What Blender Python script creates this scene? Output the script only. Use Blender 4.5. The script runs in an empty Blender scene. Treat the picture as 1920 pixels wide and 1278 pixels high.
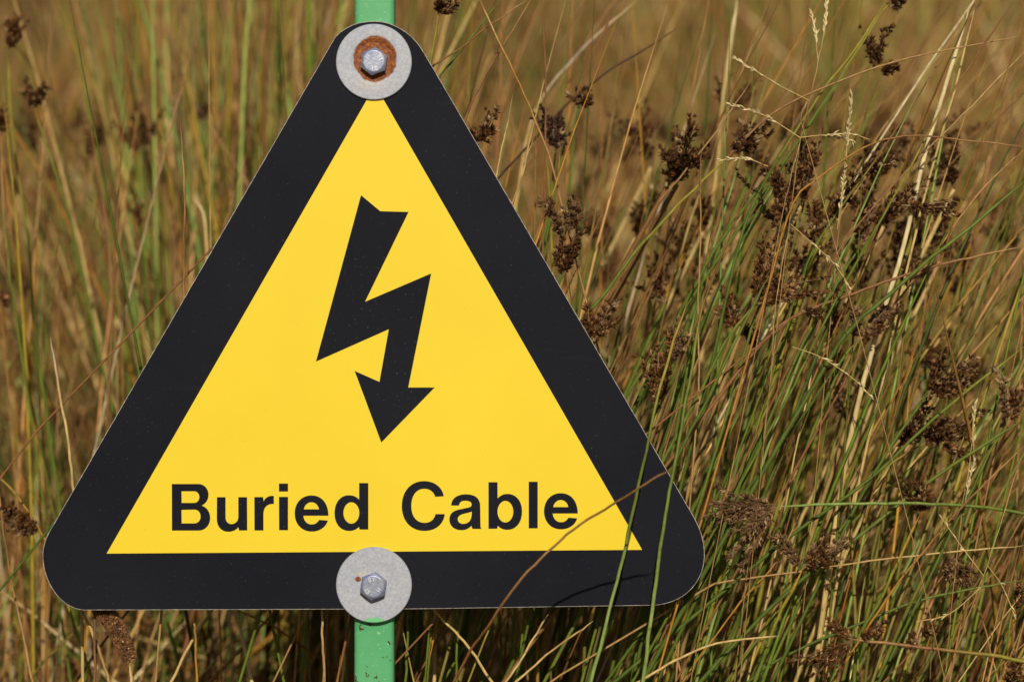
import bpy, math, random
import numpy as np
from mathutils import Vector, Matrix

# ------------------------------------------------------------------ camera, world, sun
scene = bpy.context.scene
C = scene.collection
R = math.radians
CAMZ, D, PXM = 0.60, 1.52, 3500.0          # camera height, distance to the sign, photo pixels per metre at the sign

cam = bpy.data.cameras.new('camera')
cam.sensor_width = 36.0
cam.lens = 36.0 * D / (1920.0 / PXM)
cam.clip_start, cam.clip_end = 0.05, 400
cam.dof.use_dof = True
cam.dof.focus_distance = D - 0.005
cam.dof.aperture_fstop = 8.0
cam.dof.aperture_blades = 9
camo = bpy.data.objects.new('camera', cam)
C.objects.link(camo)
camo.location = (0, -D, CAMZ)
camo.rotation_euler = (R(90), 0, 0)
scene.camera = camo

SUN_EL, SUN_AZ = 27.0, 178.0               # elevation; clockwise from +Y
world = bpy.data.worlds.new('World')
scene.world = world
world.use_nodes = True
wn = world.node_tree
for n in list(wn.nodes):
    wn.nodes.remove(n)
sky = wn.nodes.new('ShaderNodeTexSky')
sky.sky_type = 'NISHITA'
sky.sun_disc = False
sky.sun_elevation = R(SUN_EL)
sky.sun_rotation = R(SUN_AZ)
bg = wn.nodes.new('ShaderNodeBackground')
bg.inputs['Strength'].default_value = 0.040
wo = wn.nodes.new('ShaderNodeOutputWorld')
wn.links.new(sky.outputs[0], bg.inputs[0])
wn.links.new(bg.outputs[0], wo.inputs[0])

sun = bpy.data.lights.new('sun', 'SUN')
sun.energy = 3.8
sun.angle = R(0.53)
sun.color = (1.0, 0.93, 0.84)
suno = bpy.data.objects.new('sun', sun)
C.objects.link(suno)
sd = Vector((math.sin(R(SUN_AZ)) * math.cos(R(SUN_EL)), math.cos(R(SUN_AZ)) * math.cos(R(SUN_EL)), math.sin(R(SUN_EL))))
suno.rotation_euler = sd.to_track_quat('Z', 'Y').to_euler()
suno.location = sd * 20

scene.view_settings.view_transform = 'Standard'
scene.view_settings.look = 'None'
scene.view_settings.gamma = 1.0
scene.view_settings.exposure = 0.0
scene.view_settings.use_curve_mapping = False
scene.cycles.max_bounces = 6

# ------------------------------------------------------------------ helpers
rng = np.random.default_rng(11)
random.seed(5)


def at(px, py, y=0.0):
    """photo pixel -> point in the place, on the vertical plane y metres behind the sign face"""
    k = (D + y) / D / PXM
    return np.array([(px - 960.0) * k, y, CAMZ + (639.0 - py) * k])


def ground_z(x, y):
    x = np.asarray(x, float); y = np.asarray(y, float)
    s = np.where(y > 0, 0.25 * y * (y / (y + 0.5)), 0.0)
    far = np.where(y > 14, -(y - 14) * 0.17, 0.0)
    return s + far + 0.012 * np.sin(x * 7 + y * 3) + 0.01 * np.sin(x * 17 - y * 13) + 0.02 * np.sin(y * 2.3 + x)


def new_mat(name):
    m = bpy.data.materials.new(name)
    m.use_nodes = True
    nt = m.node_tree
    b = nt.nodes['Principled BSDF']
    return m, nt, b


def node(nt, t, **kw):
    n = nt.nodes.new(t)
    for k, v in kw.items():
        setattr(n, k, v)
    return n


def noise(nt, scale, detail=3, vec=None, rough=0.55):
    n = node(nt, 'ShaderNodeTexNoise')
    n.inputs['Scale'].default_value = scale
    n.inputs['Detail'].default_value = detail
    n.inputs['Roughness'].default_value = rough
    if vec is not None:
        nt.links.new(vec, n.inputs['Vector'])
    return n


def ramp(nt, src, stops):
    n = node(nt, 'ShaderNodeValToRGB')
    cr = n.color_ramp
    while len(cr.elements) < len(stops):
        cr.elements.new(0.5)
    for e, (p, c) in zip(cr.elements, stops):
        e.position = p
        e.color = c if len(c) == 4 else (*c, 1)
    nt.links.new(src, n.inputs[0])
    return n


def mixc(nt, fac, a, b, mode='MIX'):
    n = node(nt, 'ShaderNodeMix', data_type='RGBA', blend_type=mode)
    for s, v in ((n.inputs[0], fac), (n.inputs[6], a), (n.inputs[7], b)):
        if isinstance(v, (int, float)):
            s.default_value = v
        elif isinstance(v, tuple):
            s.default_value = (*v, 1) if len(v) == 3 else v
        else:
            nt.links.new(v, s)
    return n.outputs[2]


def bump(nt, b, src, strength, dist):
    n = node(nt, 'ShaderNodeBump')
    n.inputs['Strength'].default_value = strength
    n.inputs['Distance'].default_value = dist
    nt.links.new(src, n.inputs['Height'])
    nt.links.new(n.outputs[0], b.inputs['Normal'])


def plant_mat(name, spots=0.5, rough=0.5, transl=0.0, spec=0.35):
    m, nt, b = new_mat(name)
    a = node(nt, 'ShaderNodeAttribute', attribute_name='Col')
    tc = node(nt, 'ShaderNodeTexCoord')
    mp = node(nt, 'ShaderNodeMapping')
    mp.inputs['Scale'].default_value = (1, 1, 0.35)
    nt.links.new(tc.outputs['Object'], mp.inputs[0])
    n1 = noise(nt, 260, 4, mp.outputs[0])
    n2 = noise(nt, 900, 2, mp.outputs[0])
    r1 = ramp(nt, n1.outputs[0], [(0.3, (0.72, 0.7, 0.68)), (0.7, (1.2, 1.2, 1.2))])
    c = mixc(nt, 1.0, a.outputs['Color'], r1.outputs[0], 'MULTIPLY')
    r2 = ramp(nt, n2.outputs[0], [(0.60, (0, 0, 0)), (0.70, (1, 1, 1))])
    mm = node(nt, 'ShaderNodeMath', operation='MULTIPLY')
    nt.links.new(r2.outputs[0], mm.inputs[0]); mm.inputs[1].default_value = spots
    c = mixc(nt, mm.outputs[0], c, (0.035, 0.02, 0.01))
    nt.links.new(c, b.inputs['Base Color'])
    b.inputs['Roughness'].default_value = rough
    b.inputs['Specular IOR Level'].default_value = spec
    bump(nt, b, n2.outputs[0], 0.25, 0.0005)
    if transl > 0:
        t = node(nt, 'ShaderNodeBsdfTranslucent')
        nt.links.new(c, t.inputs[0])
        ms = node(nt, 'ShaderNodeMixShader')
        ms.inputs[0].default_value = transl
        nt.links.new(b.outputs[0], ms.inputs[1])
        nt.links.new(t.outputs[0], ms.inputs[2])
        nt.links.new(ms.outputs[0], nt.nodes['Material Output'].inputs[0])
    return m


M_STEM = plant_mat('rush_stem', 0.45, 0.45, 0.1, 0.2)
M_FIELD = plant_mat('grass_field', 0.25, 0.6, 0.12, 0.15)
M_HEAD = plant_mat('seed_head', 0.0, 0.5, 0.08, 0.16)


def link(o, parent=None, world_loc=None):
    C.objects.link(o)
    if parent is not None:
        o.parent = parent
    return o


def mesh_np(name, V, F, col=None, mat=None, smooth=True):
    """V (n,3); F list/array of equal-length faces, or list of such arrays"""
    me = bpy.data.meshes.new(name)
    if isinstance(F, np.ndarray):
        F = [F]
    F = [np.asarray(f) for f in F if len(f)]
    nf = sum(len(f) for f in F)
    loops = np.concatenate([f.ravel() for f in F]).astype(np.int32)
    tot = np.concatenate([np.full(len(f), f.shape[1], np.int32) for f in F])
    start = np.concatenate([[0], np.cumsum(tot)[:-1]]).astype(np.int32)
    me.vertices.add(len(V)); me.vertices.foreach_set('co', np.asarray(V, np.float32).ravel())
    me.loops.add(len(loops)); me.loops.foreach_set('vertex_index', loops)
    me.polygons.add(nf)
    me.polygons.foreach_set('loop_start', start)
    me.polygons.foreach_set('loop_total', tot)
    me.polygons.foreach_set('use_smooth', np.full(nf, smooth))
    if col is not None:
        at_ = me.attributes.new('Col', 'FLOAT_COLOR', 'POINT')
        c4 = np.ones((len(V), 4), np.float32); c4[:, :3] = col
        at_.data.foreach_set('color', c4.ravel())
    me.update(calc_edges=True)
    me.validate()
    if mat:
        me.materials.append(mat)
    return me


def tubes(P, rad, k=5, flat=1.0, phase=0.0):
    """P (N,S,3) centre lines, rad (N,S). Returns V, quads, index of path point per vertex"""
    N, S, _ = P.shape
    T = np.gradient(P, axis=1)
    T /= np.linalg.norm(T, axis=2, keepdims=True) + 1e-12
    ref = np.array([0.15, 1.0, 0.1])
    n1 = np.cross(T, ref); n1 /= np.linalg.norm(n1, axis=2, keepdims=True) + 1e-9
    n2 = np.cross(T, n1)
    ang = phase + np.arange(k) * 2 * np.pi / k
    V = (P[:, :, None, :] + rad[:, :, None, None] *
         (n1[:, :, None, :] * np.cos(ang)[None, None, :, None] + flat * n2[:, :, None, :] * np.sin(ang)[None, None, :, None]))
    idx = np.arange(N * S * k).reshape(N, S, k)
    a = idx[:, :-1, :]; b = np.roll(a, -1, axis=2)
    d = idx[:, 1:, :]; c = np.roll(d, -1, axis=2)
    Q = np.stack([a, b, c, d], axis=-1).reshape(-1, 4)
    return V.reshape(-1, 3), Q


# colours (true colours of the plants, linear)
GREEN = (0.130, 0.172, 0.020)
DGREEN = (0.085, 0.125, 0.015)
BGREEN = (0.23, 0.31, 0.070)
OLIVE = (0.27, 0.235, 0.028)
YEL = (0.33, 0.26, 0.035)
ORANGE = (0.42, 0.20, 0.030)
STRAW = (0.60, 0.42, 0.15)
PALE = (0.74, 0.60, 0.30)
TAN = (0.42, 0.242, 0.085)
BROWN = (0.25, 0.112, 0.038)
DBROWN = (0.09, 0.045, 0.022)

# ------------------------------------------------------------------ ground
gm, nt, b = new_mat('moor_ground')
tc = node(nt, 'ShaderNodeTexCoord')
n1 = noise(nt, 3, 6, tc.outputs['Object']); n2 = noise(nt, 60, 6, tc.outputs['Object'])
c1 = ramp(nt, n1.outputs[0], [(0.3, (0.05, 0.028, 0.014)), (0.55, (0.13, 0.075, 0.032)), (0.75, (0.09, 0.075, 0.025))])
c2 = ramp(nt, n2.outputs[0], [(0.3, (0.4, 0.4, 0.4)), (0.7, (1.2, 1.15, 1.1))])
nt.links.new(mixc(nt, 1.0, c1.outputs[0], c2.outputs[0], 'MULTIPLY'), b.inputs['Base Color'])
b.inputs['Roughness'].default_value = 0.95
bump(nt, b, n2.outputs[0], 1.0, 0.02)
xs = np.concatenate([np.linspace(-150, -4, 12), np.linspace(-3.5, 3.5, 71), np.linspace(4, 150, 12)])
ys = np.concatenate([np.linspace(-150, -4, 10), np.linspace(-3.5, 9, 126), np.linspace(9.5, 200, 60)])
X, Y = np.meshgrid(xs, ys, indexing='ij')
Z = ground_z(X, Y)
Vg = np.stack([X, Y, Z], -1).reshape(-1, 3)
ii = np.arange(len(xs) * len(ys)).reshape(len(xs), len(ys))
Qg = np.stack([ii[:-1, :-1], ii[1:, :-1], ii[1:, 1:], ii[:-1, 1:]], -1).reshape(-1, 4)
go = link(bpy.data.objects.new('ground', mesh_np('ground', Vg, Qg, mat=gm)))
go['kind'] = 'structure'

# ------------------------------------------------------------------ materials of the sign
def sign_black():
    m, nt, b = new_mat('black_film')
    tc = node(nt, 'ShaderNodeTexCoord')
    n = noise(nt, 9, 5, tc.outputs['Object'])
    c = ramp(nt, n.outputs[0], [(0.3, (0.0105, 0.0112, 0.0150)), (0.75, (0.0155, 0.0163, 0.0210))]).outputs[0]
    v = noise(nt, 900, 2, tc.outputs['Object'])
    r = ramp(nt, v.outputs[0], [(0.68, (0, 0, 0)), (0.80, (1, 1, 1))])
    c = mixc(nt, r.outputs[0], c, (0.09, 0.085, 0.08))
    # faint scuffs
    mp = node(nt, 'ShaderNodeMapping'); mp.inputs['Rotation'].default_value = (0, R(58), 0); mp.inputs['Scale'].default_value = (9, 9, 60)
    nt.links.new(tc.outputs['Object'], mp.inputs[0])
    s = noise(nt, 1.3, 3, mp.outputs[0])
    sr = ramp(nt, s.outputs[0], [(0.66, (0, 0, 0)), (0.80, (0.25, 0.25, 0.25))])
    c = mixc(nt, sr.outputs[0], c, (0.045, 0.045, 0.05))
    nt.links.new(c, b.inputs['Base Color'])
    rr = ramp(nt, n.outputs[0], [(0.3, (0.14,) * 3), (0.7, (0.19,) * 3)])
    nt.links.new(rr.outputs[0], b.inputs['Roughness'])
    b.inputs['Specular IOR Level'].default_value = 0.05
    fb = noise(nt, 1200, 3, tc.outputs['Object'])
    bump(nt, b, fb.outputs[0], 0.05, 0.0002)
    return m


def sign_yellow():
    m, nt, b = new_mat('yellow_film')
    tc = node(nt, 'ShaderNodeTexCoord')
    n = noise(nt, 14, 4, tc.outputs['Object'])
    c = ramp(nt, n.outputs[0], [(0.3, (0.765, 0.560, 0.026)), (0.7, (0.80, 0.590, 0.030))]).outputs[0]
    v = noise(nt, 420, 4, tc.outputs['Object'])
    r = ramp(nt, v.outputs[0], [(0.70, (0, 0, 0)), (0.82, (0.6, 0.6, 0.6))])
    c = mixc(nt, r.outputs[0], c, (0.55, 0.33, 0.03))
    nt.links.new(c, b.inputs['Base Color'])
    b.inputs['Roughness'].default_value = 0.25
    b.inputs['Specular IOR Level'].default_value = 0.4
    fb = noise(nt, 900, 3, tc.outputs['Object'])
    bump(nt, b, fb.outputs[0], 0.05, 0.0002)
    return m


def plate_edge():
    m, nt, b = new_mat('plate_edge')
    tc = node(nt, 'ShaderNodeTexCoord')
    n = noise(nt, 420, 4, tc.outputs['Object'])
    c = ramp(nt, n.outputs[0], [(0.36, (0.22, 0.19, 0.16)), (0.55, (0.42, 0.37, 0.30)), (0.75, (0.60, 0.55, 0.46))])
    nt.links.new(c.outputs[0], b.inputs['Base Color'])
    b.inputs['Roughness'].default_value = 0.6
    return m


def green_paint():
    m, nt, b = new_mat('green_paint')
    tc = node(nt, 'ShaderNodeTexCoord')
    n = noise(nt, 25, 4, tc.outputs['Object'])
    c = ramp(nt, n.outputs[0], [(0.3, (0.080, 0.340, 0.130)), (0.7, (0.118, 0.400, 0.168))]).outputs[0]
    ch = noise(nt, 170, 6, tc.outputs['Object'], 0.65)
    r = ramp(nt, ch.outputs[0], [(0.60, (0, 0, 0)), (0.62, (1, 1, 1))])
    pl = noise(nt, 330, 5, tc.outputs['Object'], 0.7)
    r2 = ramp(nt, pl.outputs[0], [(0.60, (0, 0, 0)), (0.68, (0.7, 0.7, 0.7))])
    c = mixc(nt, r2.outputs[0], c, (0.42, 0.60, 0.42))
    c = mixc(nt, r.outputs[0], c, (0.06, 0.045, 0.015))
    nt.links.new(c, b.inputs['Base Color'])
    b.inputs['Roughness'].default_value = 0.3
    b.inputs['Specular IOR Level'].default_value = 0.25
    bump(nt, b, ch.outputs[0], 0.2, 0.0008)
    return m


def zinc(name, mode):
    """galvanised steel; mode top = rust ring round the bolt; bottom = rust spot and green overspray"""
    m, nt, b = new_mat(name)
    tc = node(nt, 'ShaderNodeTexCoord')
    n = noise(nt, 620, 6, tc.outputs['Object'], 0.75)
    big = noise(nt, 70, 3, tc.outputs['Object'])
    c = ramp(nt, n.outputs[0], [(0.3, (0.30, 0.31, 0.34)), (0.5, (0.385, 0.395, 0.415)), (0.72, (0.50, 0.505, 0.51))]).outputs[0]
    tint = ramp(nt, big.outputs[0], [(0.35, (0.92, 0.94, 1.0)), (0.65, (1.0, 0.99, 0.96))])
    c = mixc(nt, 1.0, c, tint.outputs[0], 'MULTIPLY')
    metal = 0.15
    if mode in ('top', 'bottom'):
        sep = node(nt, 'ShaderNodeSeparateXYZ'); nt.links.new(tc.outputs['Object'], sep.inputs[0])

        def blob(cx, cz, rx, rz, wob, scale, soft):
            def mth(op, a, bb):
                k = node(nt, 'ShaderNodeMath', operation=op)
                for s, v in zip(k.inputs, (a, bb)):
                    if isinstance(v, (int, float)): s.default_value = v
                    else: nt.links.new(v, s)
                return k.outputs[0]
            dx = mth('DIVIDE', mth('SUBTRACT', sep.outputs[0], cx), rx)
            dz = mth('DIVIDE', mth('SUBTRACT', sep.outputs[2], cz), rz)
            rr = mth('SQRT', mth('ADD', mth('MULTIPLY', dx, dx), mth('MULTIPLY', dz, dz)), 0)
            w = noise(nt, scale, 4, tc.outputs['Object'])
            rr = mth('ADD', rr, mth('MULTIPLY', mth('SUBTRACT', w.outputs[0], 0.5), wob))
            mr = node(nt, 'ShaderNodeMapRange')
            nt.links.new(rr, mr.inputs[0])
            mr.inputs[1].default_value = 1.0 - soft; mr.inputs[2].default_value = 1.0 + soft
            mr.inputs[3].default_value = 1.0; mr.inputs[4].default_value = 0.0
            return mr.outputs[0]
        rn = noise(nt, 600, 5, tc.outputs['Object'], 0.75)
        rust = ramp(nt, rn.outputs[0], [(0.32, (0.045, 0.013, 0.005)), (0.5, (0.20, 0.056, 0.011)), (0.7, (0.42, 0.145, 0.028))]).outputs[0]
        if mode == 'top':
            halo = blob(-0.0003, -0.0125, 0.008, 0.0035, 0.5, 200, 0.6)
            hm = node(nt, 'ShaderNodeMath', operation='MULTIPLY'); nt.links.new(halo, hm.inputs[0]); hm.inputs[1].default_value = 0.25
            c = mixc(nt, hm.outputs[0], c, (0.45, 0.36, 0.20))
            k = blob(0.0005, 0.0017, 0.01165, 0.0123, 0.22, 230, 0.035)
            c = mixc(nt, k, c, rust)
        else:
            k = blob(-0.00845, 0.0031, 0.0016, 0.0014, 0.3, 500, 0.12)
            c = mixc(nt, k, c, rust)
            k = blob(0.0002, -0.0225, 0.0068, 0.0052, 0.5, 420, 0.05)
            c = mixc(nt, k, c, (0.15, 0.50, 0.20))
            st = blob(-0.006, 0.0058, 0.0030, 0.0013, 1.0, 300, 0.6)
            hm = node(nt, 'ShaderNodeMath', operation='MULTIPLY'); nt.links.new(st, hm.inputs[0]); hm.inputs[1].default_value = 0.35
            c = mixc(nt, hm.outputs[0], c, (0.62, 0.45, 0.28))
        sp = noise(nt, 260, 2, tc.outputs['Object'])
        sr = ramp(nt, sp.outputs[0], [(0.74, (0, 0, 0)), (0.77, (0.7, 0.7, 0.7))])
        c = mixc(nt, sr.outputs[0], c, (0.20, 0.13, 0.07))
    if mode == 'stamp':
        c = mixc(nt, 1.0, c, (1.75, 1.72, 1.68), 'MULTIPLY')  # worn marks; their metal glint is put into a brighter colour
    if mode == 'bolt':
        bl = ramp(nt, big.outputs[0], [(0.40, (0.38, 0.43, 0.70)), (0.60, (0.70, 0.74, 0.86))])
        c = mixc(nt, 1.0, c, bl.outputs[0], 'MULTIPLY')
        metal = 0.4
    nt.links.new(c, b.inputs['Base Color'])
    b.inputs['Metallic'].default_value = metal
    b.inputs['Roughness'].default_value = 0.42 if mode in ('bolt', 'stamp') else 0.6
    b.inputs['Specular IOR Level'].default_value = 0.3
    bump(nt, b, n.outputs[0], 0.35, 0.0004)
    return m


M_BLACK, M_YEL, M_EDGE, M_GREEN = sign_black(), sign_yellow(), plate_edge(), green_paint()
M_ZT, M_ZB, M_BOLT = zinc('zinc_washer_rusty', 'top'), zinc('zinc_washer_painted', 'bottom'), zinc('zinc_bolt', 'bolt')
M_STAMP = zinc('zinc_worn_glint', 'stamp')

# ------------------------------------------------------------------ flat shapes from outlines
def path(s, ox=0.0, oy=0.0, sc=1.0, n=10):
    """mini SVG path (M L C Z, absolute) -> list of closed outlines in photo pixels"""
    tok = s.replace(',', ' ').split()
    out, cur, i = [], [], 0
    def p(j): return (ox + float(tok[j]) / sc, oy + float(tok[j + 1]) / sc)
    while i < len(tok):
        t = tok[i]
        if t == 'M': cur = [p(i + 1)]; i += 3
        elif t == 'L': cur.append(p(i + 1)); i += 3
        elif t == 'C':
            a, b1, b2, e = cur[-1], p(i + 1), p(i + 3), p(i + 5)
            for q in range(1, n + 1):
                u = q / n; v = 1 - u
                cur.append(tuple(v**3 * a[k] + 3 * v * v * u * b1[k] + 3 * v * u * u * b2[k] + u**3 * e[k] for k in (0, 1)))
            i += 7
        elif t == 'Z': out.append(cur); i += 1
    return out


def ellipse(cx, cy, rx, ry, ox=0, oy=0, sc=1, n=32):
    return [[(ox + (cx + rx * math.cos(a)) / sc, oy + (cy + ry * math.sin(a)) / sc) for a in np.linspace(0, 2 * math.pi, n, endpoint=False)]]


def sheet(name, outlines, y, mat, parent, thick=0.0):
    """fill outlines (with holes) on plane y facing the camera; thick>0 = solid plate going back"""
    cu = bpy.data.curves.new(name, 'CURVE'); cu.dimensions = '2D'; cu.fill_mode = 'BOTH' if thick else 'FRONT'
    cu.extrude = thick / 2
    for o in outlines:
        s = cu.splines.new('POLY'); s.points.add(len(o) - 1); s.use_cyclic_u = True
        for pt, (px, py) in zip(s.points, o):
            q = at(px, py)
            pt.co = (q[0], q[2] - CAMZ, 0, 1)
    tmp = bpy.data.objects.new('tmp', cu); C.objects.link(tmp)
    dg = bpy.context.evaluated_depsgraph_get()
    me = bpy.data.meshes.new_from_object(tmp.evaluated_get(dg))
    bpy.data.objects.remove(tmp); bpy.data.curves.remove(cu)
    me.name = name
    # local (x, z, depth) -> world axes
    me.transform(Matrix.Rotation(R(90), 4, 'X'))
    me.transform(Matrix.Translation((0, y + thick / 2, 0)))
    me.materials.clear(); me.materials.append(mat)
    for pl in me.polygons: pl.use_smooth = False
    o = bpy.data.objects.new(name, me)
    link(o, parent)
    return o


sign = bpy.data.objects.new('warning_sign', None)
link(sign)
POSTX = at(701, 0)[0]
# the sign is parented at the post's foot; parts are built in coordinates relative to it
sign.location = (0, 0, 0)
sign['label'] = 'yellow and black triangular buried cable warning sign bolted to a pale green post'
sign['category'] = 'warning sign'
sign.empty_display_size = 0.05


def lift(o):
    o.location = (0, 0, CAMZ)
    return o


OUT = path('M 100,983 L 628,70 C 648,48 675,40 702,40 C 735,40 765,58 787,86 L 810,124 L 1298,963 C 1314,990 1322,1015 1321,1045 '
           'C 1318,1095 1280,1131 1226,1134 L 770,1141 L 155,1143 C 112,1138 80,1090 80,1040 C 80,1020 88,1002 100,983 Z', n=16)[0]
# densify + inset for the film, whose cut edge is slightly ragged
def densify(o, step):
    r = []
    for i in range(len(o)):
        a, b_ = np.array(o[i]), np.array(o[(i + 1) % len(o)])
        n = max(1, int(np.linalg.norm(b_ - a) / step))
        for k in range(n): r.append(tuple(a + (b_ - a) * k / n))
    return r


def inset(o, d, jit):
    o = np.array(o); t = np.roll(o, -1, 0) - np.roll(o, 1, 0); t /= np.linalg.norm(t, axis=1, keepdims=True)
    nrm = np.stack([-t[:, 1], t[:, 0]], 1)
    c = o.mean(0)
    if np.mean(np.sum((c - o) * nrm, 1)) < 0: nrm = -nrm
    j = np.abs(np.convolve(rng.normal(0, 1, len(o)), [0.5, 1, 0.5], 'same'))
    return [tuple(p) for p in o + nrm * (d + jit * j)[:, None]]


OUTD = densify(OUT, 5.0)
panel = lift(sheet('panel', [OUTD], 0.0, M_EDGE, sign, thick=0.0026))
face = sheet('black_face', [inset(OUTD, 0.85, 0.12)], -0.00012, M_BLACK, panel)
yel = sheet('yellow_triangle', path('M 200,1037 L 703.6,160 L 1204,1030 Z'), -0.00024, M_YEL, panel)
arrow = sheet('lightning_arrow', path('M 677,366 L 713,396 L 766,397.5 L 684.5,565.5 L 808.5,512.5 L 765.5,726 L 815,726 '
              'L 715,829 L 665,695 L 711.5,715.5 L 729,617 L 592.5,677.5 Z'), -0.00036, M_BLACK, panel)
c1, c2, c3, c4 = (310, 890, 9.6), (500, 890, 9.6), (740, 890, 9.6), (900, 890, 9.6)
E = 'M 1113,730 L 662,730 C 668,820 725,887 812,887 C 870,887 912,860 945,805 L 1102,817 C 1065,945 945,1015 812,1015 C 630,1015 505,880 505,690 C 505,500 630,365 805,365 C 990,365 1110,500 1113,730 Z M 670,615 L 942,615 C 930,540 875,487 807,487 C 738,487 685,540 670,615 Z'
LET = [
 path('M 118,160 L 590,160 C 700,160 778,245 778,350 C 778,450 725,515 655,548 C 745,575 808,660 808,770 C 808,900 720,997 600,997 L 120,997 Z M 292,290 L 515,290 C 575,290 613,335 613,395 C 613,455 575,500 515,500 L 295,500 Z M 292,625 L 525,620 C 595,622 635,675 635,745 C 635,815 590,868 520,868 L 295,868 Z', *c1),
 path('M 930,397 L 1085,397 L 1085,760 C 1087,835 1130,880 1190,880 C 1260,880 1312,830 1315,755 L 1315,397 L 1472,397 L 1475,995 L 1325,995 L 1315,935 C 1275,990 1210,1018 1135,1018 C 1010,1018 928,925 928,790 Z', *c1),
 path('M 1603,395 L 1760,395 L 1770,470 C 1800,405 1860,372 1925,372 L 1954,375 L 1954,520 C 1840,508 1770,580 1767,690 L 1767,995 L 1605,995 Z', *c1),
 path('M 222,152 L 385,152 L 385,295 L 222,295 Z M 222,392 L 385,392 L 385,990 L 225,990 Z', *c2),
 path(E, *c2),
 path('M 1665,143 L 1830,143 L 1830,978 L 1672,978 L 1662,930 C 1615,980 1555,1005 1480,1003 C 1325,1000 1222,870 1222,685 C 1222,490 1330,362 1480,362 C 1560,362 1620,390 1665,440 Z', *c2) + ellipse(1525, 680, 143, 193, *c2),
 path('M 885,380 L 730,390 C 705,300 630,245 535,245 C 395,245 300,360 300,555 C 300,745 395,858 540,858 C 640,858 715,800 735,700 L 903,702 C 880,890 735,1003 535,1003 C 290,1003 128,820 128,560 C 128,290 290,108 525,108 C 720,108 855,215 885,380 Z', *c3),
 path('M 1018,547 C 1022,420 1120,345 1285,345 C 1450,345 1540,420 1540,560 L 1545,905 C 1545,930 1550,950 1563,967 L 1405,967 C 1392,950 1388,935 1383,910 C 1335,962 1275,990 1205,990 C 1070,990 985,910 985,800 C 985,690 1050,640 1180,615 L 1320,585 C 1370,573 1387,555 1385,525 C 1385,485 1345,460 1275,460 C 1200,460 1165,490 1157,547 Z M 1388,655 C 1390,800 1350,870 1235,877 C 1175,877 1135,840 1135,795 C 1135,745 1170,715 1245,695 C 1310,680 1350,670 1388,655 Z', *c3),
 path('M 153,128 L 315,128 L 317,420 C 365,365 425,338 495,338 C 650,338 757,465 757,655 C 757,850 650,983 495,983 C 425,983 365,960 320,910 L 310,963 L 153,965 Z', *c4) + ellipse(457, 657, 142, 195, *c4),
 path('M 877,120 L 1038,120 L 1038,957 L 877,957 Z', *c4),
 path(E, 900 + 647 / 9.6, 890 - 40 / 9.6, 9.6),
]
for o_ in LET:
    sheet('letter', o_, -0.00036, M_BLACK, panel)

# post: square tube with rounded corners, tilted a hair like in the photo
def rounded_square(h, r, n=6):
    pts = []
    for cx, cy, a0 in ((h - r, h - r, 0), (-(h - r), h - r, 90), (-(h - r), -(h - r), 180), (h - r, -(h - r), 270)):
        for k in range(n + 1):
            a = R(a0 + 90 * k / n)
            pts.append((cx + r * math.cos(a), cy + r * math.sin(a)))
    return pts


sq = rounded_square(0.0107, 0.0028)
zs = [-0.25, 0.2, 0.42, 0.7, 1.02, 1.03]
V, F = [], []
yc = 0.0026 + 0.0107 + 0.0002
for iz, z in enumerate(zs):
    s = 1.0 if iz < len(zs) - 1 else 0.9
    xo = POSTX + (z - 0.5) * 0.0006
    V += [(xo + a * s, yc + b_ * s, z) for a, b_ in sq]
n = len(sq)
for iz in range(len(zs) - 1):
    F += [(iz * n + i, iz * n + (i + 1) % n, (iz + 1) * n + (i + 1) % n, (iz + 1) * n + i) for i in range(n)]
me = bpy.data.meshes.new('post')
me.from_pydata(V, [], F + [tuple(range((len(zs) - 1) * n, len(zs) * n))])
me.materials.append(M_GREEN)
for pl in me.polygons: pl.use_smooth = len(pl.vertices) == 4
post = link(bpy.data.objects.new('post', me), sign)


def lathe(name, prof, mat, loc, parent, seg=72):
    """profile of (radius, depth toward the camera); axis along -Y"""
    V, F = [], []
    for r_, d in prof:
        if r_ == 0: V.append((0, -d, 0)); continue
        V += [(r_ * math.cos(a), -d, r_ * math.sin(a)) for a in np.linspace(0, 2 * math.pi, seg, endpoint=False)]
    off, ofs = 0, []
    for r_, d in prof:
        ofs.append(off); off += 1 if r_ == 0 else seg
    for k in range(len(prof) - 1):
        a, b_ = ofs[k], ofs[k + 1]
        for i in range(seg):
            j = (i + 1) % seg
            if prof[k][0] == 0: F.append((a, b_ + i, b_ + j))
            elif prof[k + 1][0] == 0: F.append((a + i, b_, a + j))
            else: F.append((a + i, b_ + i, b_ + j, a + j))
    me = bpy.data.meshes.new(name); me.from_pydata(V, [], F); me.materials.append(mat)
    me.update()
    import bmesh
    bm = bmesh.new(); bm.from_mesh(me); bmesh.ops.recalc_face_normals(bm, faces=bm.faces); bm.to_mesh(me); bm.free()
    o = bpy.data.objects.new(name, me); o.location = loc
    return link(o, parent)


def washer(px, py, mat, dish):
    r = 71.0 / PXM
    q = at(px, py)
    prof = [(r - 0.0006, 0.0002), (r, 0.0004), (r, 0.0016), (r - 0.0004, 0.0020), (r * 0.75, 0.00205),
            (0.0125, 0.0019 if dish else 0.0020), (0.0105, 0.0014 if dish else 0.0019), (0.003, 0.0013 if dish else 0.0019), (0, 0.0013 if dish else 0.0019)]
    return lathe('washer', prof, mat, (q[0], 0, q[2]), sign)


w1 = washer(701.3, 116.7, M_ZT, True)
w2 = washer(701.4, 1095.3, M_ZB, False)
w1['label'] = 'zinc washer with a rust ring round its bolt'
w2['label'] = 'zinc washer with green paint on its lower rim'

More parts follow.
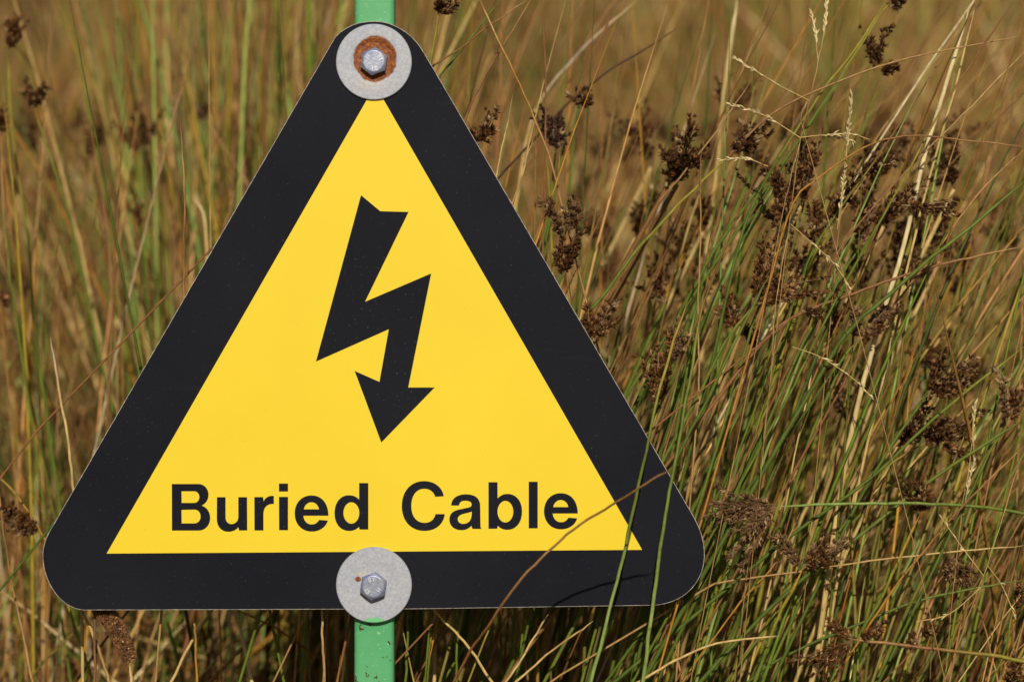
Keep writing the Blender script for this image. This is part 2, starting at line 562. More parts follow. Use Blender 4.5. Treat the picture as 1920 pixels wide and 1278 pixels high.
GL = {'4': [[(0.75, 0), (0.75, 1), (0.0, 0.3), (1.0, 0.3)]], '.': [[(0.0, 0.0), (0.08, 0.05)]],
      '8': [[(0.5, 0.52), (0.15, 0.65), (0.1, 0.85), (0.5, 1), (0.9, 0.85), (0.85, 0.65), (0.5, 0.52), (0.05, 0.35), (0.1, 0.1), (0.5, 0), (0.9, 0.1), (0.95, 0.35), (0.5, 0.52)]],
      'S': [[(0.95, 0.85), (0.6, 1), (0.15, 0.9), (0.1, 0.65), (0.5, 0.5), (0.9, 0.38), (0.9, 0.12), (0.5, 0), (0.05, 0.12)]],
      'T': [[(0.0, 1), (1, 1)], [(0.5, 1), (0.5, 0)]], 'M': [[(0, 0), (0.1, 1), (0.5, 0.35), (0.9, 1), (1, 0)]]}


def bolt(px, py, rot, base):
    q = at(px, py)
    ri = 0.0066; R0 = ri / math.cos(R(30)); H = 0.0052; rc = 0.0058; seg = 72
    V = [(0, -H, 0)]; F = []
    rings = []
    for lvl in range(5):
        ring = []
        for i in range(seg):
            a = 2 * math.pi * i / seg + R(rot)
            am = ((a - R(rot)) % R(60)) - R(30)
            rh = ri / math.cos(am)
            rr = [rc * 0.93, rc, rh, rh, rh][lvl]
            dz = H if lvl == 0 else (H - 0.0001 if lvl == 1 else (H - 0.0001 - 0.55 * (rh - rc) if lvl == 2 else 0.0004 if lvl == 3 else 0.0))
            ring.append(len(V)); V.append((rr * math.cos(a), -dz, rr * math.sin(a)))
        rings.append(ring)
    for i in range(seg):
        F.append((0, rings[0][i], rings[0][(i + 1) % seg]))
        for k in range(4):
            F.append((rings[k][i], rings[k + 1][i], rings[k + 1][(i + 1) % seg], rings[k][(i + 1) % seg]))
    me = bpy.data.meshes.new('bolt'); me.from_pydata(V, [], F); me.materials.append(M_BOLT)
    o = link(bpy.data.objects.new('bolt', me), sign); o.location = (q[0], -base, q[2])
    # raised stamped characters
    P = []; 
    def put(txt, ang, up_out, size, gap):
        ca, sa = math.cos(R(ang)), math.sin(R(ang))
        up = np.array([ca, sa]) * (1 if up_out else -1); ri_ = np.array([up[1], -up[0]])
        c = np.array([ca, sa]) * 0.0038
        wds = [0.15 if ch == '.' else 0.62 for ch in txt]; tw = sum(wds) * size + gap * (len(txt) - 1); x = -tw / 2
        for ch, w_ in zip(txt, wds):
            for st in GL[ch]:
                P.append([c + ri_ * (x + u * size * w_) + up * ((v - 0.5) * size) for u, v in st])
            x += w_ * size + gap
    put('ST', 28 + rot_text[base_i], True, 0.0021, 0.0004)
    put('4.8', -88 + rot_text[base_i], False, 0.0021, 0.0003)
    put('M', 142 + rot_text[base_i], True, 0.0021, 0)
    VV, QQ, off = [], [], 0
    for st in P:
        a = np.array([[(p_[0], -H, p_[1]) for p_ in st]])
        T = np.gradient(a, axis=1); T /= np.linalg.norm(T, axis=2, keepdims=True)
        n1 = np.cross(T, [0, 1, 0])
        r_ = 0.00027
        ang = np.array([0, 1, 2, 3]) * np.pi / 2 + np.pi / 4
        vv = (a[:, :, None, :] + r_ * (n1[:, :, None, :] * np.cos(ang)[None, None, :, None] + np.array([0, 1, 0]) * np.sin(ang)[None, None, :, None])).reshape(-1, 3)
        S = a.shape[1]; idx = np.arange(S * 4).reshape(S, 4) + off
        A = idx[:-1]; B = np.roll(A, -1, 1); Dd = idx[1:]; Cc = np.roll(Dd, -1, 1)
        QQ.append(np.stack([A, B, Cc, Dd], -1).reshape(-1, 4)); VV.append(vv); off += S * 4
        QQ.append(idx[:1]); QQ.append(idx[-1:])
    me2 = mesh_np('stamped_marks', np.concatenate(VV), np.concatenate(QQ), mat=M_STAMP, smooth=False)
    link(bpy.data.objects.new('stamped_marks', me2), o)
    return o


rot_text = [0, 188]
base_i = 0
bolt(701.8, 117, 22, 0.0013)
base_i = 1
bolt(700.8, 1097.0, 21, 0.0019)

# ------------------------------------------------------------------ seed heads
def floret(rg):
    V, Q, T, col = [], [], [], []
    k = 5
    for i in range(k):
        a = 2 * np.pi * i / k + rg.uniform(0, 0.6)
        sp = rg.uniform(0.28, 0.75)
        d = np.array([np.cos(a) * np.sin(sp), np.sin(a) * np.sin(sp), np.cos(sp)])
        s = np.array([-np.sin(a), np.cos(a), 0])
        L = rg.uniform(0.8, 1.1); w = 0.15
        b0 = len(V)
        V += [np.zeros(3), d * L * 0.45 + s * w, d * L, d * L * 0.45 - s * w]
        Q.append((b0, b0 + 1, b0 + 2, b0 + 3))
        tipc = rg.uniform(0.9, 1.7)
        col += [0.9, 1.0, tipc, 1.0]
    b0 = len(V)
    r = 0.23
    V += [np.array([0, 0, 0.0])] + [np.array([np.cos(a) * r, np.sin(a) * r, 0.42]) for a in (0, 2.09, 4.19)] + [np.array([0, 0, 0.88])]
    col += [0.8, 0.95, 1.0, 1.1, 1.2]
    for i in range(3):
        j = (i + 1) % 3
        T.append((b0, b0 + 1 + j, b0 + 1 + i)); T.append((b0 + 1 + i, b0 + 1 + j, b0 + 4))
    return np.array(V), np.array(Q), np.array(T), np.array(col)


FL = [floret(np.random.default_rng(s)) for s in range(6)]


def basis(d, roll=0.0):
    d = d / np.linalg.norm(d)
    r = np.array([0, 1.0, 0.0]) if abs(d[1]) < 0.9 else np.array([1.0, 0, 0])
    x = np.cross(r, d); x /= np.linalg.norm(x)
    y = np.cross(d, x)
    c, s = math.cos(roll), math.sin(roll)
    return np.stack([x * c + y * s, -x * s + y * c, d], 1)


def head_geo(L, W, seed, style='dark'):
    """panicle of small florets; local frame, +Z along the panicle, base at origin, metres"""
    rg = np.random.default_rng(seed)
    pal = {'dark': [(0.068, 0.029, 0.010), (0.140, 0.058, 0.018), (0.27, 0.13, 0.042)],
           'brown': [(0.105, 0.044, 0.014), (0.20, 0.088, 0.028), (0.36, 0.19, 0.070)],
           'tan': [(0.16, 0.085, 0.04), (0.24, 0.14, 0.065), (0.38, 0.25, 0.12)],
           'ball': [(0.15, 0.08, 0.035), (0.26, 0.16, 0.07), (0.42, 0.30, 0.15)],
           'silhouette': [(0.05, 0.028, 0.018), (0.07, 0.035, 0.02), (0.09, 0.045, 0.025)]}[style]  # silhouette: shadow on the head put into darker floret colours
    VV, QQ, TT, CC = [], [], [], []
    off = 0
    size = 0.0034
    spots = []
    if style == 'ball':
        for k in range(90):
            d = rg.normal(0, 1, 3); d /= np.linalg.norm(d)
            spots.append((np.array([0, 0, L / 2]) + d * L * 0.32, d))
        branches = []
    else:
        branches = []
        nb = max(5, int(6 + 120 * W))
        for k in range(nb):
            frac = (k + 0.6) / nb
            bl = L * 0.94 * (0.35 + 0.65 * frac) * rg.uniform(0.8, 1.05)
            a = rg.uniform(0, 2 * np.pi)
            sp = math.atan2(W * 0.5, L) * rg.uniform(0.15, 1.5)
            d = np.array([np.cos(a) * np.sin(sp), np.sin(a) * np.sin(sp) * 0.8, np.cos(sp)])
            side = np.array([rg.normal(), rg.normal(), 0]) * 0.12 * bl
            ts = np.linspace(0, 1, 6)[:, None]
            pth = d * bl * ts + side * ts ** 2
            branches.append(pth)
            nf = int(5 + bl / 0.0014)
            for q in range(nf):
                t = 0.16 + 0.84 * (q / max(1, nf - 1))
                if rg.random() < 0.16: continue
                i0 = min(4, int(t * 5)); f = t * 5 - i0
                p = pth[i0] * (1 - f) + pth[i0 + 1] * f
                r = rg.normal(0, 1, 3); r /= np.linalg.norm(r)
                td = pth[-1] - pth[0]; td /= np.linalg.norm(td)
                dd = r * 0.62 + td * 0.85
                dd /= np.linalg.norm(dd)
                spots.append((p + dd * rg.uniform(0.0002, 0.0018), dd))
    for p, d in spots:
        v, q, t, cf = FL[rg.integers(len(FL))]
        s = size * rg.uniform(0.75, 1.25)
        M = basis(d, rg.uniform(0, 6))
        base = np.array(pal[min(2, int(abs(rg.normal(0.3, 0.9))))]) * rg.uniform(0.8, 1.2)
        if rg.random() < 0.06: base = np.array([0.40, 0.26, 0.12]) * rg.uniform(0.7, 1.1)
        VV.append((v * s) @ M.T + p); QQ.append(q + off); TT.append(t + off)
        CC.append(base[None, :] * cf[:, None]); off += len(v)
    for pth in branches:
        P = pth[None]; r_ = np.full((1, 6), 0.00035)
        v, q = tubes(P, r_, 3)
        VV.append(v); QQ.append(q + off); off += len(v)
        CC.append(np.tile(np.array([0.26, 0.17, 0.07]) * rg.uniform(0.6, 1.2), (len(v), 1)))
    return np.concatenate(VV), np.concatenate(QQ), (np.concatenate(TT) if TT else np.zeros((0, 3), int)), np.concatenate(CC)


# ------------------------------------------------------------------ traced stems
def smooth_path(P, n):
    """Catmull-Rom through points"""
    P = np.array(P, float)
    if len(P) == 2:
        t = np.linspace(0, 1, n)[:, None]
        return P[0] * (1 - t) + P[1] * t
    E_ = np.concatenate([[2 * P[0] - P[1]], P, [2 * P[-1] - P[-2]]])
    L = np.concatenate([[0], np.cumsum(np.linalg.norm(np.diff(P, axis=0), axis=1))])
    out = []
    for s in np.linspace(0, L[-1], n):
        i = min(len(P) - 2, int(np.searchsorted(L, s, 'right') - 1))
        t = (s - L[i]) / (L[i + 1] - L[i])
        a, b_, c, d = E_[i], E_[i + 1], E_[i + 2], E_[i + 3]
        out.append(0.5 * (2 * b_ + (c - a) * t + (2 * a - 5 * b_ + 4 * c - d) * t * t + (3 * b_ - a - 3 * c + d) * t ** 3))
    return np.array(out)


def to_root(p0, d, k=7):
    """curve from the ground up to p0, arriving along direction d"""
    d = d / np.linalg.norm(d)
    h = max(0.05, p0[2] - float(ground_z(p0[0], p0[1])))
    dz = max(d[2], 0.35)
    run = np.array([d[0], 0, 0]) * h / dz * 0.75
    run = np.clip(run, -0.45, 0.45)
    root = p0 - run; root[2] = float(ground_z(root[0], root[1])) - 0.01
    c1 = root + np.array([0, 0, h * 0.35]); c2 = p0 - d * h * 0.45
    t = np.linspace(0, 1, k, endpoint=False)[:, None]
    return (1 - t) ** 3 * root + 3 * (1 - t) ** 2 * t * c1 + 3 * (1 - t) * t * t * c2 + t ** 3 * p0


def make_tube_obj(name, P, w0, w1, cols, mat, origin, k=7, wob=0.0, tip=True, flat=1.0):
    n = len(P)
    t = np.linspace(0, 1, n)
    r = (w0 + (w1 - w0) * t) / 2
    if tip: r = r * np.clip((1 - t) * 14, 0.15, 1)
    V, Q = tubes(P[None], r[None], k, flat)
    cs = np.array(cols, float); ct = np.linspace(0, 1, len(cs))
    c = np.stack([np.interp(t, ct, cs[:, i]) for i in range(3)], 1)
    c = np.repeat(c, k, 0)
    me = mesh_np(name, V - origin, Q, c, mat)
    return bpy.data.objects.new(name, me)


GRP_HEAD = 'rush stems with seed heads in front of the sloping grass'
GRP_STEM = 'bare rush stems leaning across the grass'
seedc = [100]


def stem(label, pts, y, w, cols, heads=(), name='rush_stem', cat='rush', group=None, bract=None, y1=None, k=7, tip=True, flat=1.0, extra=None, root=True, frond=None):
    """pts: photo pixels from the lowest visible point to the tip. heads: (bx,by, tx,ty, width px, style)"""
    y1 = y if y1 is None else y1
    ysv = np.linspace(y, y1, len(pts))
    P = np.array([at(px, py, yy) for (px, py), yy in zip(pts, ysv)])
    S = smooth_path(P, max(8, 5 * len(P)))
    jig = np.cumsum(rng.normal(0, 0.00025, (len(S), 3)), 0)
    S = S + jig - np.linspace(0, 1, len(S))[:, None] * jig[-1]
    if root:
        S = np.concatenate([to_root(S[0], S[1] - S[0]), S])
    o0 = S[0].copy()
    e = bpy.data.objects.new(name, None); e.location = o0; e.empty_display_size = 0.02
    link(e)
    e['label'] = label; e['category'] = cat
    if group: e['group'] = group
    wm = w / PXM
    c = [cols[0]] * (2 if root else 1) + list(cols)
    st = make_tube_obj('stalk', S, wm * 1.12, wm * 0.75, c, M_STEM, o0, k, tip=tip, flat=flat)
    link(st, e)
    if bract is not None:
        bp, bw, bc = bract
        Pb = np.array([at(px, py, y1) for px, py in bp])
        Sb = smooth_path(Pb, 5 * len(Pb))
        bo = make_tube_obj('bract', Sb, bw / PXM, bw * 0.5 / PXM, bc, M_STEM, o0, 6)
        link(bo, e)
    for (bx, by, tx, ty, hw, sty) in heads:
        seedc[0] += 1
        a, b_ = at(bx, by, y1), at(tx, ty, y1)
        rg = np.random.default_rng(seedc[0])
        b_ = b_ + np.array([0, rg.uniform(-0.004, 0.006), 0])
        L = np.linalg.norm(b_ - a)
        v, q, t, cc = head_geo(L, hw * 0.86 / PXM, seedc[0], sty)
        M = basis(b_ - a, 0)
        v = v @ M.T + a - o0
        ho = bpy.data.objects.new('seed_head', mesh_np('seed_head', v, [q, t], cc, M_HEAD, smooth=False))
        link(ho, e)
    return e


GD, GO = [DGREEN, GREEN, GREEN], [GREEN, GREEN, OLIVE]
H = 'rush seed head '
# --- stems with heads, right side
stem('arching rush with compact dark seed head and long thin brown tip reaching right', [(1040, 690), (1085, 605), (1130, 550), (1205, 455), (1312, 345), (1370, 288)], 0.035, 7.5, [GREEN, OLIVE, YEL], [(1368, 292, 1452, 212, 62, 'dark'), (1372, 286, 1420, 262, 40, 'dark')], bract=([(1370, 288), (1450, 212), (1560, 158), (1700, 110), (1925, 66)], 5, [BROWN, TAN, TAN]), group=GRP_HEAD)
stem('rush with forked dark seed head just right of the compact one, yellow stalk below', [(1380, 720), (1420, 590), (1455, 480), (1478, 395)], 0.045, 6, [GREEN, GREEN, YEL], [(1478, 400, 1430, 300, 46, 'dark'), (1480, 392, 1514, 275, 54, 'dark')], group=GRP_HEAD)
stem('rush with the largest reddish brown seed head, beside a right-pointing side branch', [(1300, 760), (1350, 660), (1408, 577)], 0.03, 7, [GREEN, GREEN, OLIVE], [(1410, 575, 1470, 395, 95, 'brown'), (1415, 570, 1515, 455, 60, 'brown'), (1410, 575, 1562, 520, 42, 'brown')], group=GRP_HEAD)
stem('green rush with small dark seed head right of the largest one, stalk running down left', [(1490, 680), (1540, 590), (1590, 500), (1612, 462)], 0.05, 6, GD, [(1610, 466, 1625, 335, 50, 'brown'), (1612, 462, 1640, 360, 35, 'tan')], group=GRP_HEAD)
stem('rush whose dark seed head trails far right across the pale straw stalk', [(1555, 600), (1600, 505), (1648, 420)], 0.04, 6.5, GD, [(1645, 425, 1752, 340, 62, 'dark'), (1690, 385, 1838, 398, 22, 'dark'), (1640, 430, 1690, 350, 40, 'brown')], group=GRP_HEAD)
stem('rush with spiky brown seed head above the trailing one', [(1470, 600), (1510, 510), (1550, 425)], 0.06, 5, GO, [(1550, 425, 1625, 305, 48, 'dark'), (1600, 330, 1712, 275, 44, 'dark')], group=GRP_HEAD)
stem('rush with large dark seed head high on a yellow green stem near the top right', [(1320, 600), (1400, 420), (1470, 300), (1560, 165), (1650, 30)], 0.09, 7, [DGREEN, GREEN, YEL], [(1640, 135, 1655, 35, 80, 'dark'), (1650, 140, 1685, 110, 50, 'dark')], group=GRP_HEAD)
stem('rush with dark seed head cut off by the top edge, above the large dark one', [(1500, 260), (1560, 170), (1640, 40), (1675, 0)], 0.07, 5, [GREEN, OLIVE, YEL], [(1668, 15, 1700, -15, 44, 'dark')], group=GRP_HEAD)
stem('rush with short tan seed head beside the mid-height brown stem', [(1520, 760), (1570, 690), (1605, 640)], 0.03, 6, GD, [(1605, 640, 1615, 560, 36, 'tan'), (1605, 640, 1700, 590, 34, 'brown'), (1610, 640, 1695, 548, 22, 'tan')], group=GRP_HEAD)
stem('rush with slender brown seed head below and left of the largest one', [(1330, 740), (1360, 660), (1375, 620)], 0.07, 5, [GREEN, OLIVE, OLIVE], [(1375, 625, 1375, 532, 34, 'brown'), (1375, 620, 1345, 578, 16, 'brown')], group=GRP_HEAD)
stem('thin rush with tiny dark seed cluster on the spotted brown stem', [(1430, 640), (1505, 580)], 0.02, 4, [BROWN, BROWN], [(1502, 582, 1550, 588, 18, 'dark')], group=GRP_HEAD)
stem('rush with two-branched seed head close to the middle of the right panel edge', [(1035, 640), (1050, 560), (1058, 520)], 0.02, 5, [GREEN, OLIVE, TAN], [(1056, 520, 1098, 400, 34, 'dark'), (1056, 520, 1045, 440, 30, 'dark'), (1060, 440, 1087, 348, 18, 'tan'), (1052, 450, 1032, 350, 14, 'tan')], group=GRP_HEAD)
stem('rush with loose seed head touching the chipped right panel edge', [(1080, 760), (1105, 680), (1112, 640)], 0.02, 6, GD, [(1110, 642, 1155, 570, 34, 'brown'), (1108, 640, 1098, 560, 16, 'brown'), (1115, 640, 1150, 540, 18, 'tan')], group=GRP_HEAD)
stem('rush with small dark seed head peeping out at the upper right panel edge', [(870, 400), (890, 320), (898, 270)], 0.015, 4, [GREEN, OLIVE, BROWN], [(895, 275, 940, 205, 32, 'dark'), (892, 275, 885, 242, 18, 'dark')], group=GRP_HEAD)
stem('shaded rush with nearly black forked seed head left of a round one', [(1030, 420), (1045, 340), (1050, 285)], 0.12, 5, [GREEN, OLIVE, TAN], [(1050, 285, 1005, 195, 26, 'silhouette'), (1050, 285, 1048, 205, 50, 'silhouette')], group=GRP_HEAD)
stem('rush with round dark seed head on a crossing brown stem', [(1010, 480), (1052, 300), (1080, 185), (1160, 0)], 0.13, 5, [GREEN, BROWN, BROWN], [(1095, 208, 1098, 160, 70, 'dark')], group=GRP_HEAD)
stem('blurred rush with wide seed head below the top centre right grasses', [(1330, 480), (1350, 330), (1365, 205)], 0.35, 8, [GREEN, OLIVE, STRAW], [(1362, 215, 1350, 130, 50, 'brown'), (1366, 215, 1420, 140, 60, 'brown')], group=GRP_HEAD)
stem('rush with tan seed head hanging beside the right panel edge at mid height', [(1195, 900), (1225, 800), (1240, 765)], 0.03, 6, [GREEN, YEL, YEL], [(1238, 768, 1275, 575, 50, 'brown'), (1240, 765, 1218, 625, 36, 'brown'), (1245, 690, 1310, 590, 34, 'tan')], group=GRP_HEAD)
stem('rush with big dark seed head near the right edge at mid height', [(1600, 960), (1660, 850), (1735, 745)], 0.03, 7, GD, [(1735, 745, 1860, 665, 66, 'dark'), (1740, 742, 1775, 645, 34, 'dark'), (1745, 742, 1850, 715, 36, 'dark')], group=GRP_HEAD)
stem('rush with seed head cut by the right edge, highest of the lower group', [(1800, 960), (1850, 860), (1890, 795)], 0.02, 6, GD, [(1888, 798, 1925, 690, 50, 'brown'), (1888, 798, 1882, 675, 20, 'tan')], group=GRP_HEAD)
stem('rush with long low seed head under the big dark one near the right edge', [(1600, 960), (1660, 880), (1730, 832)], 0.05, 5, [GREEN, OLIVE, ORANGE], [(1728, 834, 1880, 785, 40, 'dark'), (1728, 836, 1800, 770, 34, 'brown'), (1760, 830, 1830, 868, 20, 'brown')], group=GRP_HEAD)
stem('rush with two small dark heads on a yellow green stalk, above the horizontal green stem', [(1600, 1278), (1610, 1193), (1650, 1128), (1705, 1008), (1725, 963)], 0.02, 7, [GREEN, OLIVE, ORANGE], [(1725, 965, 1690, 900, 24, 'dark'), (1727, 962, 1742, 892, 30, 'brown')], group=GRP_HEAD)
stem('horizontal green rush stem from the right with a drooping tan seed head', [(2050, 1010), (1925, 965), (1800, 949), (1650, 942), (1520, 945), (1450, 950)], 0.012, 7, [GREEN, BGREEN, BGREEN], [(1458, 948, 1345, 1062, 66, 'tan'), (1458, 946, 1308, 935, 44, 'tan'), (1450, 950, 1330, 990, 56, 'tan')], group=GRP_HEAD)
stem('spotted yellow green rush with wide spiky seed head low in the middle right', [(1415, 1278), (1450, 1178), (1505, 1066)], 0.015, 8, [GREEN, OLIVE, ORANGE], [(1503, 1068, 1590, 975, 66, 'tan'), (1500, 1068, 1460, 990, 30, 'tan'), (1505, 1066, 1580, 1010, 40, 'brown')], group=GRP_HEAD)
stem('straw stalk with ball-shaped golden brown head near the lower right', [(1870, 1278), (1840, 1160), (1812, 1092)], 0.05, 4, [TAN, BROWN, BROWN], [(1810, 1092, 1780, 1048, 46, 'ball'), (1822, 1095, 1806, 1062, 30, 'ball')], group=GRP_HEAD)
stem('thick brown stem from the right ending in a drooping seed head at the bottom', [(2030, 1275), (1925, 1240), (1730, 1213), (1590, 1196)], -0.01, 8, [OLIVE, BROWN, TAN], [(1600, 1197, 1490, 1285, 80, 'brown'), (1602, 1200, 1545, 1160, 14, 'brown'), (1606, 1196, 1668, 1178, 14, 'brown')], group=GRP_HEAD)
stem('thin brown rush with small open seed head low near the right edge', [(1620, 1320), (1690, 1240), (1725, 1195)], 0.03, 4, [BROWN, BROWN], [(1725, 1195, 1755, 1165, 26, 'brown'), (1700, 1225, 1715, 1185, 18, 'brown')], group=GRP_HEAD)
stem('rush with seed head cut by the right edge, above the lowest corner', [(1860, 1278), (1885, 1200), (1900, 1145)], 0.05, 5, GO, [(1900, 1148, 1922, 1088, 36, 'brown')], group=GRP_HEAD)
stem('rush with seed head filling the lower right corner', [(1800, 1420), (1850, 1340), (1885, 1285)], 0.02, 6, GO, [(1885, 1290, 1925, 1215, 60, 'brown')], group=GRP_HEAD)
stem('yellow green rush with dark seed head at the top edge right of the post', [(790, 190), (810, 120), (822, 28)], 0.03, 6, [GREEN, OLIVE, YEL], [(822, 30, 870, -8, 38, 'dark'), (822, 28, 828, -10, 24, 'dark')], group=GRP_HEAD)
# --- left side
stem('blurred rush with tall dark seed head in the upper left corner', [(75, 700), (55, 480), (25, 250), (12, 95)], 0.30, 8, [GREEN, OLIVE, OLIVE], [(14, 95, 35, 10, 55, 'brown'), (14, 95, 55, 30, 30, 'brown')], group=GRP_HEAD)
stem('blurred rush with dark cup-shaped seed head near the upper left', [(190, 680), (140, 440), (95, 290), (64, 205)], 0.28, 7, [GREEN, GREEN, OLIVE], [(64, 205, 50, 150, 34, 'dark'), (64, 205, 90, 150, 34, 'dark')], group=GRP_HEAD)
stem('rush with seed head cut off by the left edge, upper of the two', [(30, 600), (8, 420), (2, 255)], 0.25, 6, [GREEN, TAN, TAN], [(2, 255, 8, 195, 34, 'brown')], group=GRP_HEAD)
stem('yellow stalk bent down with brown seed head at the left edge low', [(150, 1200), (110, 1060), (80, 997), (30, 925), (-20, 880)], 0.10, 6, [OLIVE, ORANGE, YEL], [(78, 995, 0, 938, 44, 'brown'), (78, 997, -5, 975, 34, 'tan')], group=GRP_HEAD)
stem('small brown seed head at the left edge at mid height', [(60, 760), (40, 650), (20, 575)], 0.28, 5, [GREEN, BROWN, BROWN], [(20, 578, -5, 540, 30, 'brown')], group=GRP_HEAD)
stem('blurred rush with dark seed head left of the panel, upper middle', [(300, 620), (280, 430), (262, 285)], 0.55, 8, GD, [(262, 290, 215, 205, 60, 'brown'), (265, 285, 290, 170, 70, 'dark')], group=GRP_HEAD)
stem('blurred rush with low dark seed head in the left grass', [(290, 700), (275, 560), (262, 430)], 0.5, 7, GD, [(262, 430, 250, 345, 60, 'brown')], group=GRP_HEAD)
stem('blurred green rush with dark seed head near the upper left panel edge', [(400, 520), (385, 380), (378, 230)], 0.6, 8, GD, [(378, 230, 380, 180, 60, 'dark')], group=GRP_HEAD)
stem('blurred brown rush with seed head between the upper left grasses', [(200, 560), (180, 430), (168, 300)], 0.5, 6, [GREEN, OLIVE, TAN], [(168, 300, 170, 215, 46, 'brown')], group=GRP_HEAD)

